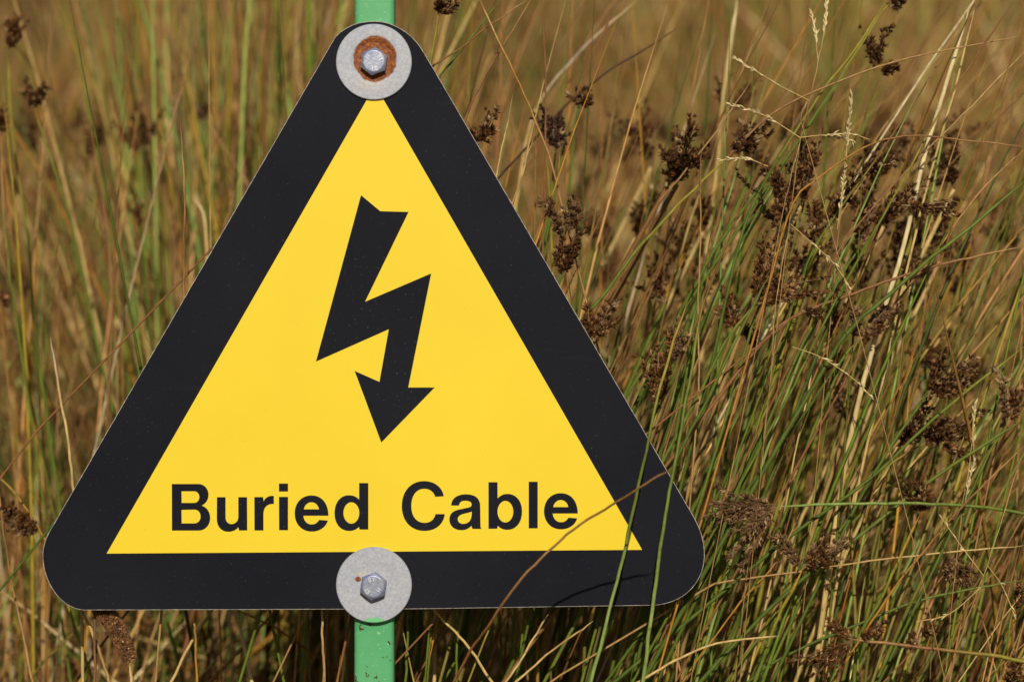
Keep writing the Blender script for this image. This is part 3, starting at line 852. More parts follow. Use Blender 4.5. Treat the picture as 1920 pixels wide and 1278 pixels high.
# --- bare stems
B = GRP_STEM
stem('green blade crossing the lower right corner of the yellow triangle', [(1107, 1278), (1140, 1138), (1168, 1028), (1213, 833), (1236, 738), (1266, 636), (1290, 560)], -0.055, 6.5, [BGREEN, GREEN, GREEN, OLIVE, ORANGE], group=B, y1=-0.02)
stem('green blade crossing only the black right corner of the panel', [(1206, 1278), (1240, 1028), (1261, 908), (1282, 788), (1300, 688), (1318, 560)], -0.026, 7.5, [BGREEN, GREEN, GREEN, GREEN, OLIVE], group=B, y1=0.01)
stem('brown stem arching in front of the last letter and the right corner', [(850, 1278), (885, 1212), (930, 1148), (990, 1068), (1065, 1000), (1150, 943), (1215, 903), (1272, 870)], -0.03, 5.2, [BROWN, TAN, BROWN, TAN], group=B, y1=-0.125)
T = [
 ('long green stem running up right from the panel corner', [(1285, 1168), (1345, 1038), (1425, 828), (1510, 638), (1600, 470)], 0.03, 7, GD),
 ('green stem just right of the panel edge at mid height', [(1240, 930), (1280, 838), (1378, 638), (1440, 520)], 0.02, 7, GD),
 ('green stem from the bottom edge leaning past the ball head', [(1330, 1278), (1445, 1028), (1525, 803), (1600, 638)], 0.04, 7, GD),
 ('green stem with dark brown tip crossing the straw stalk', [(1430, 1278), (1520, 1088), (1600, 878), (1660, 713), (1675, 620)], 0.05, 6, [GREEN, GREEN, GREEN, DBROWN]),
 ('green stem rising at a slant to the right edge, upper', [(1345, 1118), (1505, 988), (1630, 898), (1760, 778), (1925, 646)], 0.03, 7, [DGREEN, GREEN, OLIVE]),
 ('green stem rising at a slant to the right edge, lower', [(1310, 1278), (1480, 1103), (1630, 988), (1760, 888), (1925, 783)], 0.02, 8, GD),
 ('green stem bending almost level near the lower right', [(1400, 1278), (1455, 1238), (1580, 1183), (1730, 1123), (1925, 1086)], 0.04, 6, GD),
 ('thin orange stem left of the wide spiky head', [(1280, 1278), (1380, 1138), (1450, 1060), (1500, 960)], 0.03, 4, [ORANGE, ORANGE, TAN]),
 ('long brown stem slanting through the lower right', [(1560, 1278), (1625, 1178), (1705, 1063), (1805, 948), (1925, 832)], 0.01, 5, [ORANGE, BROWN, TAN]),
 ('pale straw lying low beside the panel corner', [(1230, 1258), (1280, 1228), (1355, 1203), (1462, 1192)], 0.0, 5.5, [STRAW, STRAW, STRAW]),
 ('thin straw running nearly level above the lower right corner', [(1330, 1100), (1370, 1088), (1580, 1063), (1780, 1038), (1925, 1021)], 0.02, 4, [TAN, STRAW, STRAW]),
 ('thin pale straw crossing down behind the panel corner', [(1400, 1278), (1435, 1128), (1470, 958), (1535, 638)], 0.05, 4, [STRAW, STRAW, PALE]),
 ('orange brown stem curving over the tan heads', [(1500, 1100), (1560, 958), (1605, 888), (1665, 763), (1722, 660)], 0.06, 4, [TAN, BROWN, ORANGE]),
 ('bright yellow green stem running up to the top edge', [(1330, 700), (1395, 425), (1460, 290), (1530, 185), (1600, 95), (1664, -4)], 0.04, 7, [DGREEN, GREEN, OLIVE, YEL]),
 ('brown stem crossing behind the forked dark head', [(1440, 700), (1480, 600), (1520, 475), (1600, 360), (1720, 185), (1812, 22)], 0.05, 4, [GREEN, BROWN, TAN]),
 ('brown stem from the largest head toward the upper right edge', [(1500, 640), (1560, 490), (1640, 385), (1715, 305), (1805, 215), (1925, 92)], 0.03, 4, [BROWN, TAN, STRAW]),
 ('long stem turning from green to orange up to the top right', [(1480, 740), (1530, 638), (1580, 540), (1660, 400), (1730, 270), (1800, 155), (1905, -6)], 0.02, 5, [GREEN, GREEN, YEL, BROWN, BROWN]),
 ('brown stem arching over level to the right edge', [(1440, 540), (1490, 380), (1540, 330), (1620, 280), (1690, 258), (1770, 258), (1925, 276)], 0.015, 4.5, [ORANGE, BROWN, TAN]),
 ('thickest green stem slanting up to the right edge', [(1480, 800), (1580, 638), (1680, 540), (1770, 465), (1850, 400), (1925, 336)], 0.02, 9, [DGREEN, GREEN, GREEN]),
 ('brown stem just below the thickest green one', [(1560, 760), (1630, 638), (1680, 575), (1750, 480), (1825, 375), (1925, 276)], 0.035, 4.5, [BROWN, TAN, TAN]),
 ('dark spotted brown stem running nearly level to the right edge', [(1380, 700), (1435, 635), (1490, 592), (1600, 548), (1740, 502), (1925, 460)], 0.03, 6, [BROWN, BROWN, TAN]),
 ('thin upright brown stem right of the panel top', [(1306, 760), (1308, 638), (1312, 450), (1316, 275)], 0.03, 4, [TAN, TAN, BROWN]),
 ('green stem rising left of the compact dark head', [(1220, 700), (1280, 570), (1330, 480), (1400, 385), (1447, 318)], 0.07, 8, [DGREEN, GREEN, DGREEN]),
 ('broad pale green stem beneath the forked head', [(1270, 740), (1310, 638), (1380, 480), (1452, 350)], 0.08, 11, [GREEN, BGREEN, BGREEN]),
 ('long thin brown stem from behind the panel to the upper right', [(1120, 600), (1170, 500), (1230, 390), (1320, 280), (1407, 153)], 0.06, 4, [BROWN, TAN, TAN]),
 ('orange straw crossing from the top edge down to the two-branched head', [(1068, 440), (1030, 300), (980, 175), (940, 90), (898, -4)], 0.04, 4.5, [TAN, ORANGE, STRAW]),
 ('straight dark brown stem hanging from the top edge', [(1018, 520), (1020, 400), (1023, 280), (1022, 125), (1015, -4)], 0.09, 4, [BROWN, BROWN, BROWN]),
 ('brown stem crossing the green one right of the top washer', [(770, 150), (812, 125), (905, 60), (992, -4)], 0.05, 4.5, [BROWN, BROWN, TAN]),
 ('green stem crossing the brown one right of the top washer', [(780, 200), (822, 145), (880, 75), (942, -4)], 0.06, 5, [DGREEN, GREEN, GREEN]),
 ('brown stem leaning right above the peeping dark head', [(850, 290), (872, 225), (915, 135), (997, -4)], 0.05, 5, [BROWN, BROWN, TAN]),
 ('short dark stem pointing up right with a sharp tip', [(1050, 210), (1110, 160), (1180, 110), (1280, 47)], 0.13, 5, [DBROWN, DBROWN, BROWN]),
 ('speckled thin straw beside the upper right panel edge', [(920, 400), (932, 330), (950, 250), (966, 168)], 0.03, 3.5, [STRAW, STRAW, BROWN]),
 ('short thin straw lower on the upper right panel edge', [(940, 430), (960, 380), (1000, 260)], 0.04, 3.5, [TAN, STRAW, STRAW]),
 ('sharp thin brown stem standing upright in the blurred left grass', [(340, 700), (341, 560), (345, 350), (340, 270), (334, 192)], 0.02, 5, [TAN, BROWN, TAN, DBROWN]),
 ('pale dry stem above the lower left corner of the panel', [(150, 1000), (138, 905), (128, 820), (112, 730), (95, 632)], 0.05, 6, [STRAW, STRAW, (0.45, 0.36, 0.27)]),
 ('tan stem cut by shade under the lower left corner', [(212, 1300), (205, 1278), (180, 1200), (155, 1140), (130, 1080)], 0.02, 7, [TAN, STRAW, TAN]),
 ('thin dark stem beside the plantain head', [(176, 1300), (175, 1240), (172, 1140), (165, 1050)], 0.012, 6, [BROWN, (0.13, 0.10, 0.10), DBROWN]),
 ('short upright tan stem below the left half of the panel', [(368, 1290), (366, 1200), (364, 1168)], -0.004, 6, [ORANGE, ORANGE, TAN]),
 ('slanting straw below the left half of the panel', [(318, 1285), (360, 1205), (400, 1143), (440, 1060)], 0.04, 6, [STRAW, TAN, TAN]),
 ('thin tan stem below the panel left of the bottom washer', [(609, 1290), (605, 1200), (603, 1148), (598, 1080)], 0.016, 5.5, [TAN, STRAW, ORANGE]),
 ('pale stem slanting left below the panel, right of the post', [(930, 1290), (885, 1220), (840, 1170), (805, 1130), (760, 1060)], 0.02, 6, [STRAW, STRAW, TAN]),
 ('straw slanting up right under the panel, steeper of two', [(945, 1285), (990, 1215), (1030, 1147)], 0.01, 5, [STRAW, STRAW, TAN]),
 ('straw slanting up right under the panel, flatter of two', [(960, 1285), (1040, 1215), (1113, 1163)], 0.0, 5, [STRAW, TAN, STRAW]),
 ('short upright green stem right of the post', [(758, 1290), (762, 1200), (764, 1120)], 0.03, 6, [GREEN, GREEN, GREEN]),
 ('green stem next to the upright one right of the post', [(800, 1290), (808, 1200), (812, 1120)], 0.035, 6, [GREEN, OLIVE, GREEN]),
 ('green stem under the panel beneath the last letter', [(855, 1290), (860, 1180), (862, 1100)], 0.03, 5, [GREEN, GREEN, GREEN]),
 ('long thin stem crossing the left grass low to high', [(60, 1278), (30, 1130), (10, 1010), (-5, 900)], 0.08, 5, [TAN, BROWN, TAN]),
 ('brown stem arching beside the upper left panel edge', [(540, 340), (550, 230), (580, 150), (615, 92), (650, 60)], 0.25, 5, [BROWN, BROWN, BROWN]),
]
for lab, pts, yy, w, cols in T:
    tipless = 'short upright tan' in lab
    stem(lab, pts, yy, w * rng.uniform(0.92, 1.08), cols, group=B, tip=not tipless)
# pale straw stalks
PS = 'pale straw grass stalks'
stem('tall pale straw stalk slanting down the right, brighter of the pair', [(1522, 1278), (1545, 1150), (1590, 850), (1640, 650), (1690, 480), (1735, 300), (1775, 160), (1818, 10)], 0.045, 11, [STRAW, PALE, PALE, PALE], name='grass_stalk', cat='grass stalk', group=PS)
stem('slimmer pale straw stalk just right of the bright one', [(1545, 1278), (1570, 1100), (1625, 850), (1700, 520), (1745, 330), (1800, 130), (1830, 0)], 0.055, 6, [STRAW, STRAW, STRAW], name='grass_stalk', cat='grass stalk', group=PS)
stem('blurred pale stalk rising to the top edge right of centre', [(1325, 480), (1345, 300), (1362, 150), (1382, -5)], 0.30, 13, [STRAW, STRAW, PALE], name='grass_stalk', cat='grass stalk', group=PS)
stem('blurred grey straw crossing the upper right behind the shaded heads', [(960, 420), (1000, 220), (1080, 110), (1200, -5)], 0.3, 7, [STRAW, (0.45, 0.36, 0.27), STRAW], name='grass_stalk', cat='grass stalk', group=PS)
stem('pale blurred stalk beside the left panel edge', [(392, 560), (385, 420), (365, 370)], 0.35, 9, [STRAW, STRAW, PALE], name='grass_stalk', cat='grass stalk', group=PS)


# fine bent-grass panicles: thin stalk with pale glumes
def panicle(label, pts, y, branches, n=26, w=1.8):
    e = stem(label, pts, y, w, [TAN, STRAW, STRAW], name='grass_stalk', cat='grass stalk', group='fine pale grass panicles', k=5)
    o0 = np.array(e.location)
    VV, QQ, CC, off = [], [], [], 0
    rg = np.random.default_rng(int(pts[0][0] * 7 + pts[0][1]))
    for br in branches:
        P = smooth_path([at(px, py, y + rg.uniform(-0.003, 0.003)) for px, py in br], 14)
        v, q = tubes(P[None], np.full((1, 14), 0.00028), 4)
        VV.append(v); QQ.append(q + off); off += len(v); CC.append(np.tile(STRAW, (len(v), 1)))
        L = len(P)
        for k_ in range(n):
            t = rg.uniform(0.3, 1.0) * (L - 1); i0 = min(L - 2, int(t)); p = P[i0] + (P[i0 + 1] - P[i0]) * (t - i0)
            d = (P[i0 + 1] - P[i0]); d /= np.linalg.norm(d); d = d + rg.normal(0, 0.28, 3); d /= np.linalg.norm(d)
            s = rg.uniform(0.0025, 0.0045)
            q3 = np.array([p, p + d * s * 0.5, p + d * s])[None]
            v, q = tubes(q3, np.array([[0.0002, 0.0006, 0.00008]]), 4)
            VV.append(v); QQ.append(q + off); off += len(v); CC.append(np.tile(np.array(PALE) * rg.uniform(0.7, 1.15), (len(v), 1)))
    me = mesh_np('spikelets', np.concatenate(VV) - o0, np.concatenate(QQ), np.concatenate(CC), M_HEAD)
    link(bpy.data.objects.new('spikelets', me), e)


panicle('fine pale grass panicle hanging in from the top edge', [(1490, 330), (1500, 260), (1530, 130), (1548, 60), (1552, -5)], 0.02, [[(1533, 110), (1528, 60), (1522, 25)], [(1540, 90), (1548, 40), (1550, 0)]])
panicle('fine grass with level pale branches around the compact dark head', [(1470, 380), (1490, 300), (1502, 258)], 0.01, [[(1500, 258), (1440, 220), (1400, 205), (1366, 196)], [(1500, 258), (1560, 252), (1600, 252), (1630, 262)], [(1520, 255), (1560, 255), (1600, 263)], [(1440, 312), (1400, 298), (1350, 300)]], 16)
panicle('fine grass with pale side branch arching left at the top', [(1500, 225), (1510, 190), (1516, 186)], 0.02, [[(1516, 188), (1460, 160), (1420, 135), (1375, 108)]], 20)
panicle('whitish upright grass spike near the forked dark heads', [(1560, 560), (1570, 440), (1585, 320), (1597, 178)], 0.03, [[(1583, 320), (1590, 250), (1597, 178)], [(1570, 430), (1578, 370), (1585, 320)]], 40)
panicle('thin grass with a pale beaded spike near the lower right', [(1770, 1290), (1795, 1080), (1806, 960), (1820, 870), (1826, 760)], 0.02, [[(1806, 965), (1815, 910), (1828, 860)], [(1826, 880), (1825, 800), (1828, 760)]], 26)
panicle('forked fine grass crossing the lower right corner', [(1770, 1278), (1830, 1120), (1870, 1000), (1915, 860)], 0.0, [[(1845, 1080), (1800, 1020), (1765, 970)], [(1852, 1060), (1880, 1100), (1905, 1160)], [(1840, 1100), (1780, 1150), (1718, 1165)]], 5)
panicle('pale grass spikelet leaning across the middle right', [(1440, 760), (1458, 560), (1482, 420)], 0.01, [[(1482, 420), (1530, 462), (1560, 490), (1582, 520), (1592, 538)], [(1485, 650), (1540, 670), (1600, 710), (1630, 740)]], 12)

# plantain
pe = stem('brown plantain seed head bent over under the lower left edge of the panel', [(246, 1420), (246, 1300), (243, 1236)], 0.010, 7.5, [STRAW, STRAW, STRAW], name='plantain', cat='plantain')
o0 = np.array(pe.location)
P = smooth_path([at(243, 1236, 0.010), at(232, 1205, 0.010), at(212, 1168, 0.0105), at(190, 1140, 0.011), at(168, 1112, 0.012)], 40)
rr = 0.0038 * np.clip(np.sin(np.linspace(0.12, 1, 40) * np.pi * 0.93) ** 0.4, 0.25, 1)
v, q = tubes(P[None], rr[None], 12)
VV, QQ, TT, CC, off = [v], [q], [], [np.tile((0.05, 0.026, 0.013), (len(v), 1))], len(v)
rg = np.random.default_rng(3)
for k_ in range(3600):
    i = rg.integers(0, 39); f = rg.random(); p = P[i] * (1 - f) + P[i + 1] * f
    tdir = P[i + 1] - P[i]; tdir /= np.linalg.norm(tdir)
    B3 = basis(tdir); a = rg.uniform(0, 2 * np.pi); rad = B3[:, 0] * np.cos(a) + B3[:, 1] * np.sin(a)
    pos = p + rad * rr[i] * 0.92
    d = rad * 0.9 - tdir * rg.uniform(-0.5, 0.7) + rg.normal(0, 0.35, 3); d /= np.linalg.norm(d)
    pale = rg.random() < 0.012 and rad[0] > -0.2
    s = 0.0020 if not pale else 0.0017
    w_ = 0.00026 if not pale else 0.00065
    v, q = tubes(np.array([pos, pos + d * s * 0.5, pos + d * s])[None], np.array([[w_ * 0.8, w_, 0.00006]]), 4)
    VV.append(v); QQ.append(q + off); off += len(v)
    CC.append(np.tile(np.array((0.55, 0.38, 0.15)) if pale else np.array((0.26, 0.125, 0.05)) * rg.uniform(0.4, 1.6), (len(v), 1)))
link(bpy.data.objects.new('seed_spike', mesh_np('seed_spike', np.concatenate(VV) - o0, np.concatenate(QQ), np.concatenate(CC), M_HEAD)), pe)


# ------------------------------------------------------------------ masses of rushes and grass
def grow(name, label, cat, x, y, h, lean, az, base, w, rg, seg=8, k=4, curl=0.2, tipbrown=0.45):
    n = len(x)
    z0 = ground_z(x, y) - 0.01
    t = np.linspace(0, 1, seg)
    th = lean[:, None] * (0.45 + 0.85 * t[None, :] ** 1.2) + rg.normal(0, curl, n)[:, None] * t[None, :] ** 2
    ph = az[:, None] * (0.3 + t[None, :])
    dx, dz, dy = np.sin(th), np.cos(th), np.sin(ph)
    ds = (h / (seg - 1))[:, None]
    z_ = np.zeros((n, 1))
    Px = x[:, None] + np.concatenate([z_, np.cumsum(dx[:, :-1] * ds, 1)], 1)
    Py = y[:, None] + np.concatenate([z_, np.cumsum(dy[:, :-1] * ds, 1)], 1)
    Pz = z0[:, None] + np.concatenate([z_, np.cumsum(dz[:, :-1] * ds, 1)], 1)
    inside = (Px > -0.27) & (Px < 0.13) & (Pz > 0.40)      # nothing pokes through the sign
    Py = np.where(inside & (Py > -0.25) & (Py < 0.03), 0.03, Py)
    P = np.stack([Px, Py, Pz], -1)
    r = (w / 2)[:, None] * (1.1 - 0.45 * t[None, :]) * np.clip((1 - t[None, :]) * 6, 0.12, 1)
    V, Q = tubes(P, r, k)
    tipc = np.where((rg.random(n) < tipbrown)[:, None], np.array(BROWN)[None] * rg.uniform(0.7, 2.0, (n, 1)), base)
    tt = (t ** 3)[None, :, None]
    col = base[:, None, :] * (1 - tt) + tipc[:, None, :] * tt
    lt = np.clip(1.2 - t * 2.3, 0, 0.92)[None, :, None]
    col = col * (1 - lt) + np.array((0.085, 0.045, 0.020)) * lt  # brown base sheaths, carried higher to paint shade between the stems
    col = np.repeat(col.reshape(-1, 3), k, 0)
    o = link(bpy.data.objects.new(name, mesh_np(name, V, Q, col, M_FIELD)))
    o['kind'] = 'stuff'; o['label'] = label; o['category'] = cat
    return o


def pick(pal, weights, n, rg):
    pal = np.array(pal)
    return pal[rg.choice(len(pal), n, p=np.array(weights) / sum(weights))] * np.clip(np.exp(rg.normal(0.06, 0.45, (n, 1))), 0.35, 1.6) * rg.uniform(0.9, 1.1, (n, 3))


def blades(name, label, cat, n, xr, yr, hr, leanfn, pal, weights, wr, seg=8, k=4, seed=1, curl=0.2, reject=None, ylean=0.1, ypow=1.0, wscale=0.0):
    rg = np.random.default_rng(seed)
    y = yr[0] + (yr[1] - yr[0]) * rg.random(n) ** ypow
    x = (xr[0] + (xr[1] - xr[0]) * rg.random(n)) * (D + y) / D
    if reject is not None:
        keep = ~reject(x, y, rg); x, y = x[keep], y[keep]; n = len(x)
    h = rg.uniform(hr[0], hr[1], n)
    lean = leanfn(x / ((D + y) / D), y, rg, n)
    w = rg.uniform(wr[0], wr[1], n) * (1 + wscale * y)
    return grow(name, label, cat, x, y, h, lean, rg.normal(0, ylean, n), pick(pal, weights, n, rg), w, rg, seg, k, curl)


def tussocks(name, label, cat, nt, per, xr, yr, hr, wr, palettes, seed, rad=0.09, fan=3.0, bias=0.1, seg=8, k=4, curl=0.25):
    """separate tussocks: stems fan out from each centre, each tussock with its own mix of colours and height"""
    rg = np.random.default_rng(seed)
    X, Y, Hh, L, A, B_, W_ = [], [], [], [], [], [], []
    for i in range(nt):
        yc_ = yr[0] + (yr[1] - yr[0]) * rg.random() ** 0.8
        xc_ = rg.uniform(*xr) * (D + yc_) / D
        m = int(per * rg.uniform(0.5, 1.5)); r_ = rad * rg.uniform(0.6, 1.4)
        a = rg.uniform(0, 2 * np.pi, m); q = r_ * np.sqrt(rg.random(m))
        dx, dy = q * np.cos(a), q * np.sin(a)
        hs = rg.uniform(0.7, 1.15)
        b_ = bias * rg.uniform(-0.3, 1.6) * (1.8 if xc_ > 0 else 0.6)
        X.append(xc_ + dx); Y.append(yc_ + dy)
        Hh.append(rg.uniform(hr[0], hr[1], m) * hs)
        L.append(dx * fan / (r_ / rad) + rg.normal(b_, 0.26, m)); A.append(dy * fan * 0.8 + rg.normal(0, 0.1, m))
        wts = palettes[rg.integers(len(palettes))]
        B_.append(pick(PAL, wts, m, rg) * rg.choice([0.45, 0.7, 1.0, 1.15, 1.3])); W_.append(rg.uniform(wr[0], wr[1], m))
    X, Y, Hh, L, A, W_ = map(np.concatenate, (X, Y, Hh, L, A, W_)); B_ = np.concatenate(B_)
    ok = Y > 0.05
    return grow(name, label, cat, X[ok], Y[ok], Hh[ok], L[ok], A[ok], B_[ok], W_[ok], rg, seg, k, curl)


PAL = [GREEN, DGREEN, BGREEN, OLIVE, YEL, ORANGE, STRAW, TAN, BROWN, PALE]


def lean_right(x, y, rg, n):
    return np.clip(0.10 + 1.1 * np.clip(x + 0.10, 0, 0.5), 0, 0.65) + rg.normal(0, 0.16, n)


def lean_left(x, y, rg, n):
    return rg.normal(0.02, 0.13, n)


def lean_any(x, y, rg, n):
    return rg.normal(0.12, 0.42, n) + 0.35 * (x > 0.05)


def not_front(x, y, rg):
    return (y < 0.035) & (x < 0.16)


# right-hand clump next to the sign
PG = [5, 4.5, 1.8, 1.3, .35, .5, .5, .6, .8, .1]      # green tussock
PM = [2.5, 1.5, 2, 2, .8, 1.5, 2, 2, 1.5, .4]    # mixed
PD = [.45, .3, .4, .7, .4, 2.8, 3.0, 3.6, 4.2, 1.1]
PB = [1.2, 2.0, .3, .4, .15, .8, .6, 1.5, 5.5, .1]   # mostly dead brown, darkened to put shaded gaps into the colour       # dry
blades('green_rushes', 'thick tuft of green rush stems leaning right beside the sign', 'rushes', 370, (-0.12, 0.30), (0.01, 0.40), (0.50, 0.84), lean_right, PAL, PG, (0.0016, 0.0029), seg=12, k=6, seed=21, reject=not_front, ylean=0.06)
blades('dry_rushes', 'dry brown and straw stems tangled through the green rushes', 'dry rushes', 300, (-0.15, 0.34), (0.0, 0.55), (0.40, 0.88), lambda x, y, rg, n: rg.normal(0.38, 0.25, n), PAL, [.3, .3, .1, .6, .5, 2, 2, 3, 3, .5], (0.0009, 0.0017), seg=12, k=5, seed=22, reject=not_front, ylean=0.08, curl=0.25)
blades('arching_rushes', 'long thin tan stems arching far right over the green rushes', 'dry rushes', 115, (-0.16, 0.22), (0.05, 0.7), (0.60, 1.15), lambda x, y, rg, n: rg.normal(0.58, 0.15, n), PAL, [.8, .5, .3, 1, .6, 3, 2, 3, 4, .3], (0.0009, 0.0017), seg=14, k=5, seed=41, reject=not_front, ylean=0.08, curl=0.2)
blades('low_grass', 'low tangle of grass and straw under the sign', 'grass', 950, (-0.34, 0.36), (0.03, 0.9), (0.20, 0.46), lean_any, PAL, PB, (0.0012, 0.0024), seg=7, k=4, seed=23, reject=not_front)
blades('upright_rushes', 'blurred clump of upright green rushes left behind the sign', 'rushes', 330, (-0.19, -0.085), (0.55, 0.95), (0.55, 0.95), lean_left, PAL, [3, 1, 3.5, 2, 1, .5, 1.5, .6, .5, .6], (0.0022, 0.0036), seg=9, k=5, seed=24)
tussocks('left_rushes', 'mixed green and tan tussocks behind the left of the sign', 'rushes', 16, 45, (-0.36, -0.02), (0.30, 1.3), (0.35, 0.75), (0.0016, 0.0030), [PM, PG, PD], 25, seg=9, k=5)
tussocks('right_rushes', 'mixed rush tussocks leaning right on the slope behind the sign', 'rushes', 24, 42, (-0.02, 0.40), (0.50, 1.9), (0.30, 0.60), (0.0016, 0.0030), [PB, PB, PM, PB, PG], 26, bias=0.35, seg=9, k=5)
tussocks('slope_grass', 'dry brown and green tussocks covering the slope behind', 'grass', 80, 85, (-0.42, 0.42), (1.3, 4.2), (0.24, 0.52), (0.0024, 0.0046), [PD, PB, PM, [.3, .2, .3, 1, .5, 2, 6, 2, 2, 3], [.5, .5, .5, 1, .2, 1, 1, 2, 5, .2], PG], 27, rad=0.13, seg=7, k=4)
tussocks('far_grass', 'tawny tussocks on the upper slope', 'grass', 120, 60, (-0.44, 0.44), (3.8, 8.5), (0.25, 0.50), (0.004, 0.008), [PD, [.3, .2, .3, 1, .5, 2, 6, 2, 2, 3], PM, [.5, .5, .5, 1, .2, 1, 1, 2, 5, .2]], 28, rad=0.18, fan=2.2, seg=6, k=3)
blades('straw_litter', 'broken straw and rush stems lying every way over the slope', 'straw', 4200, (-0.44, 0.44), (0.35, 5.0), (0.25, 0.60), lambda x, y, rg, n: rg.uniform(-1.2, 1.4, n), PAL, PD, (0.0014, 0.0036), seg=8, k=4, seed=31, curl=0.7, ylean=0.4)
blades('short_grass', 'short dead grass covering the ground between the tussocks', 'grass', 9000, (-0.44, 0.44), (0.3, 8.5), (0.06, 0.20), lean_any, PAL, [.3, .8, .1, .3, .1, .6, .5, 1.2, 6, .1], (0.0018, 0.0035), seg=5, k=3, seed=29, curl=0.5, ylean=0.4, wscale=0.15)

# background seed heads: individual rush stems with shared head meshes
protos = []
for s in range(5):
    v, q, t, cc = head_geo(0.034 + 0.004 * s, 0.022 + 0.004 * (s % 3), 900 + s, ['brown', 'dark', 'brown', 'brown', 'dark'][s])
    protos.append(mesh_np('seed_head', v, [q, t], cc, M_HEAD, smooth=False))
rg = np.random.default_rng(77)
stalks = []
for s in range(5):
    tt = np.linspace(0, 1, 10)
    th = 0.05 + 0.30 * tt + 0.1 * s * tt ** 2 * 0.6
    px_ = np.concatenate([[0], np.cumsum(np.sin(th[:-1]) / 9)]); pz_ = np.concatenate([[0], np.cumsum(np.cos(th[:-1]) / 9)])
    P = np.stack([px_, np.zeros(10), pz_], 1)
    v, q = tubes(P[None], np.full((1, 10), 0.0022), 5)
    c_ = np.repeat(np.stack([np.interp(tt, [0, 1], [GREEN[i], [OLIVE, TAN, GREEN, STRAW, BROWN][s][i]]) for i in range(3)], 1), 5, 0)
    stalks.append((mesh_np('stalk', v, q, c_, M_STEM), P[-1], P[-1] - P[-2]))
cand = []
for i in range(1050):
    right = i % 4 != 0
    y = 0.25 + 3.0 * rg.random()
    if not right: y = max(y, 0.9)
    close = i >= 1000
    if close: right, y = True, 0.06 + 0.32 * rg.random()
    half = (D + y) / D
    x = (rg.uniform(0.07, 0.26) if close else rg.uniform(0.03, 0.29) if right else rg.uniform(-0.28, -0.04)) * half
    hz = CAMZ + rg.uniform(-0.06, 0.125) * half
    if close: hz = CAMZ + rg.uniform(-0.03, 0.13)
    gz = float(ground_z(x, y))
    h = max(0.22, hz - gz)
    s = int(rg.integers(5))
    me_st, tip_, td = stalks[s]
    flip = 1 if (right or rg.random() < 0.5) else -1
    e = bpy.data.objects.new('rush_stem', None); link(e); e.empty_display_size = 0.02
    e.location = (x - flip * tip_[0] * h, y, gz - 0.01)
    e.rotation_euler = (0, 0, 0 if flip > 0 else math.pi)
    st = link(bpy.data.objects.new('stalk', me_st), e); st.scale = (h, 0.7, h)
    hd = link(bpy.data.objects.new('seed_head', protos[int(rg.integers(5))]), e)
    hd.location = Vector(tip_) * h
    dd = Vector((td[0], 0, td[2])).normalized()
    hd.rotation_euler = (rg.uniform(-0.3, 0.3), math.atan2(dd.x, dd.z) + rg.uniform(-0.3, 0.5), rg.uniform(0, 6))
    sc = rg.uniform(0.75, 1.35); hd.scale = (sc, sc, sc)
    cand.append((e, y, right))

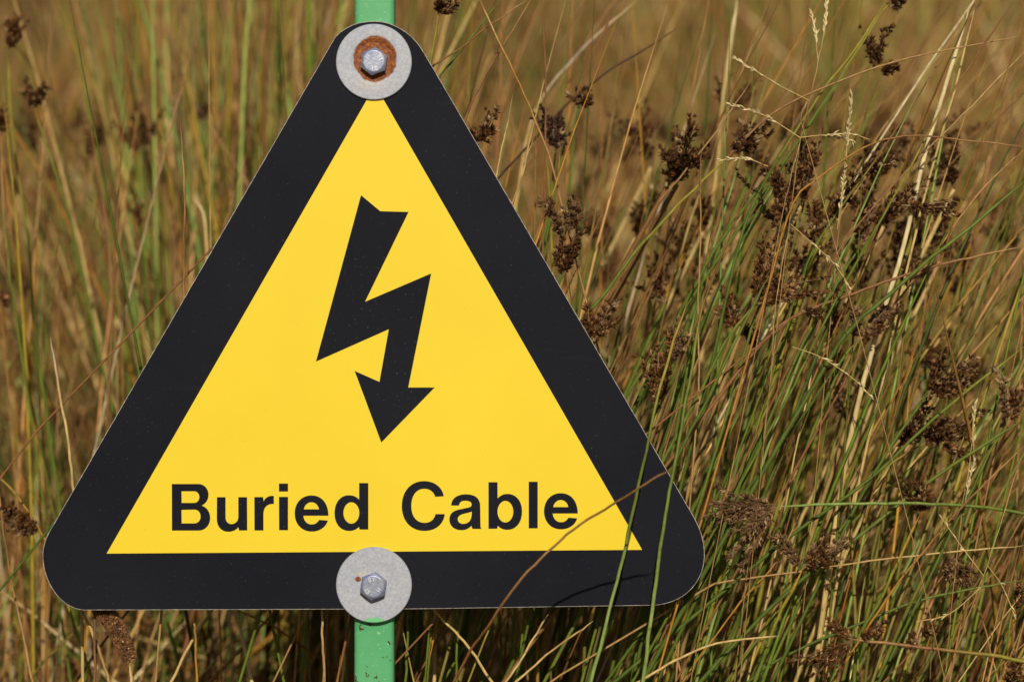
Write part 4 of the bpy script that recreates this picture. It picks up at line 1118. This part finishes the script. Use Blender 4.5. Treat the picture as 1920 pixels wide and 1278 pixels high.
# keep only the ones whose head shows; name each by what it stands next to
bpy.context.view_layer.update()
dg = bpy.context.evaluated_depsgraph_get()
FEAT = [(30, 45, 'tall head in the upper left corner'), (65, 175, 'dark cup-shaped head upper left'), (30, 960, 'bent yellow stalk at the left edge'),
        (340, 380, 'sharp upright brown stem'), (110, 760, 'pale dry stem on the left'), (250, 230, 'dark head left of the panel'), (480, 200, 'upper left panel edge'),
        (215, 500, 'left panel edge at mid height'), (60, 560, 'small head at the left edge'), (600, 40, 'top of the panel on the left'),
        (845, 10, 'dark head at the top edge'), (915, 235, 'head peeping out at the panel edge'), (1030, 235, 'shaded forked head'),
        (1098, 185, 'round dark head'), (1075, 430, 'two-branched head'), (1380, 170, 'blurred wide head'), (1410, 250, 'compact dark head'), (1490, 330, 'forked dark head'),
        (1650, 85, 'large dark head high on the right'), (1600, 240, 'whitish upright grass spike'), (1470, 480, 'largest reddish brown head'), (1625, 400, 'small dark head on the green stalk'),
        (1760, 370, 'head trailing far right'), (1650, 600, 'short tan head'), (1370, 575, 'slender brown head'), (1130, 590, 'loose head at the panel edge'),
        (1250, 680, 'tan head by the panel'), (1800, 690, 'big dark head near the right edge'), (1900, 730, 'head cut by the right edge'), (1715, 925, 'pair of small dark heads'),
        (1380, 1000, 'drooping tan head'), (1530, 1020, 'wide spiky head'), (1795, 1070, 'ball-shaped head'), (1540, 1240, 'drooping head at the bottom'),
        (1280, 60, 'blurred pale stalk at the top'), (1190, 110, 'short dark pointed stem'), (1850, 250, 'level brown stem at the right edge'), (1880, 60, 'top right corner'),
        (1750, 180, 'pale straw stalk high up'), (1560, 800, 'pale straw stalk at mid height'), (1840, 520, 'dark spotted stem'), (1200, 330, 'long thin brown stem by the panel'),
        (1450, 60, 'fine panicle at the top edge'), (1250, 460, 'green stem rising beside the panel'), (400, 1200, 'panel bottom edge on the left'), (900, 1200, 'panel bottom edge on the right')]
camp = Vector((0, -D, CAMZ))
used = {}
for e, y, right in cand:
    hd = [c for c in e.children if c.name.startswith('seed_head')][0]
    mw = hd.matrix_world
    seen = 0
    for off_ in ((0, 0, 0.02), (0.004, 0, 0.01), (-0.005, 0, 0.015), (0, 0, 0.03), (0.006, 0, 0.025), (0, 0.004, 0.012), (-0.004, 0, 0.03)):
        p = mw @ Vector(off_)
        d = p - camp
        hit, loc, nn, fi, ob, m_ = scene.ray_cast(dg, camp, d.normalized(), distance=d.length * 1.02)
        if (not hit) or ob.name == hd.name or (loc - p).length < 0.03: seen += 1
    c = mw @ Vector((0, 0, 0.02))
    k = (D + c.y) / D / PXM
    px_, py_ = 960 + c.x / k, 639 - (c.z - CAMZ) / k
    if seen < 3 or not (-10 < px_ < 1930 and -10 < py_ < 1290):
        for ch in list(e.children): bpy.data.objects.remove(ch)
        bpy.data.objects.remove(e)
        continue
    f = min(FEAT, key=lambda q: (q[0] - px_) ** 2 + (q[1] - py_) ** 2)
    dx_, dy_ = px_ - f[0], py_ - f[1]
    where = ('right of' if dx_ > 0 else 'left of') if abs(dx_) > abs(dy_) else ('below' if dy_ > 0 else 'above')
    soft = 'slightly blurred' if y < 0.9 else ('blurred' if y < 2.2 else 'tiny blurred')
    lab = soft + ' seed head ' + where + ' the ' + f[2]
    free = [l for l in (lab.replace('seed head', 'seed head' + x_, 1) for x_ in ('', ' farther out', ' half hidden', ' farthest out')) if l not in used]
    if not free:
        for ch in list(e.children): bpy.data.objects.remove(ch)
        bpy.data.objects.remove(e)
        continue
    l2 = free[0]
    lab = l2
    used[lab] = 1
    e['label'] = lab
    e['category'] = 'rush'
    e['group'] = 'out of focus rushes on the slope'
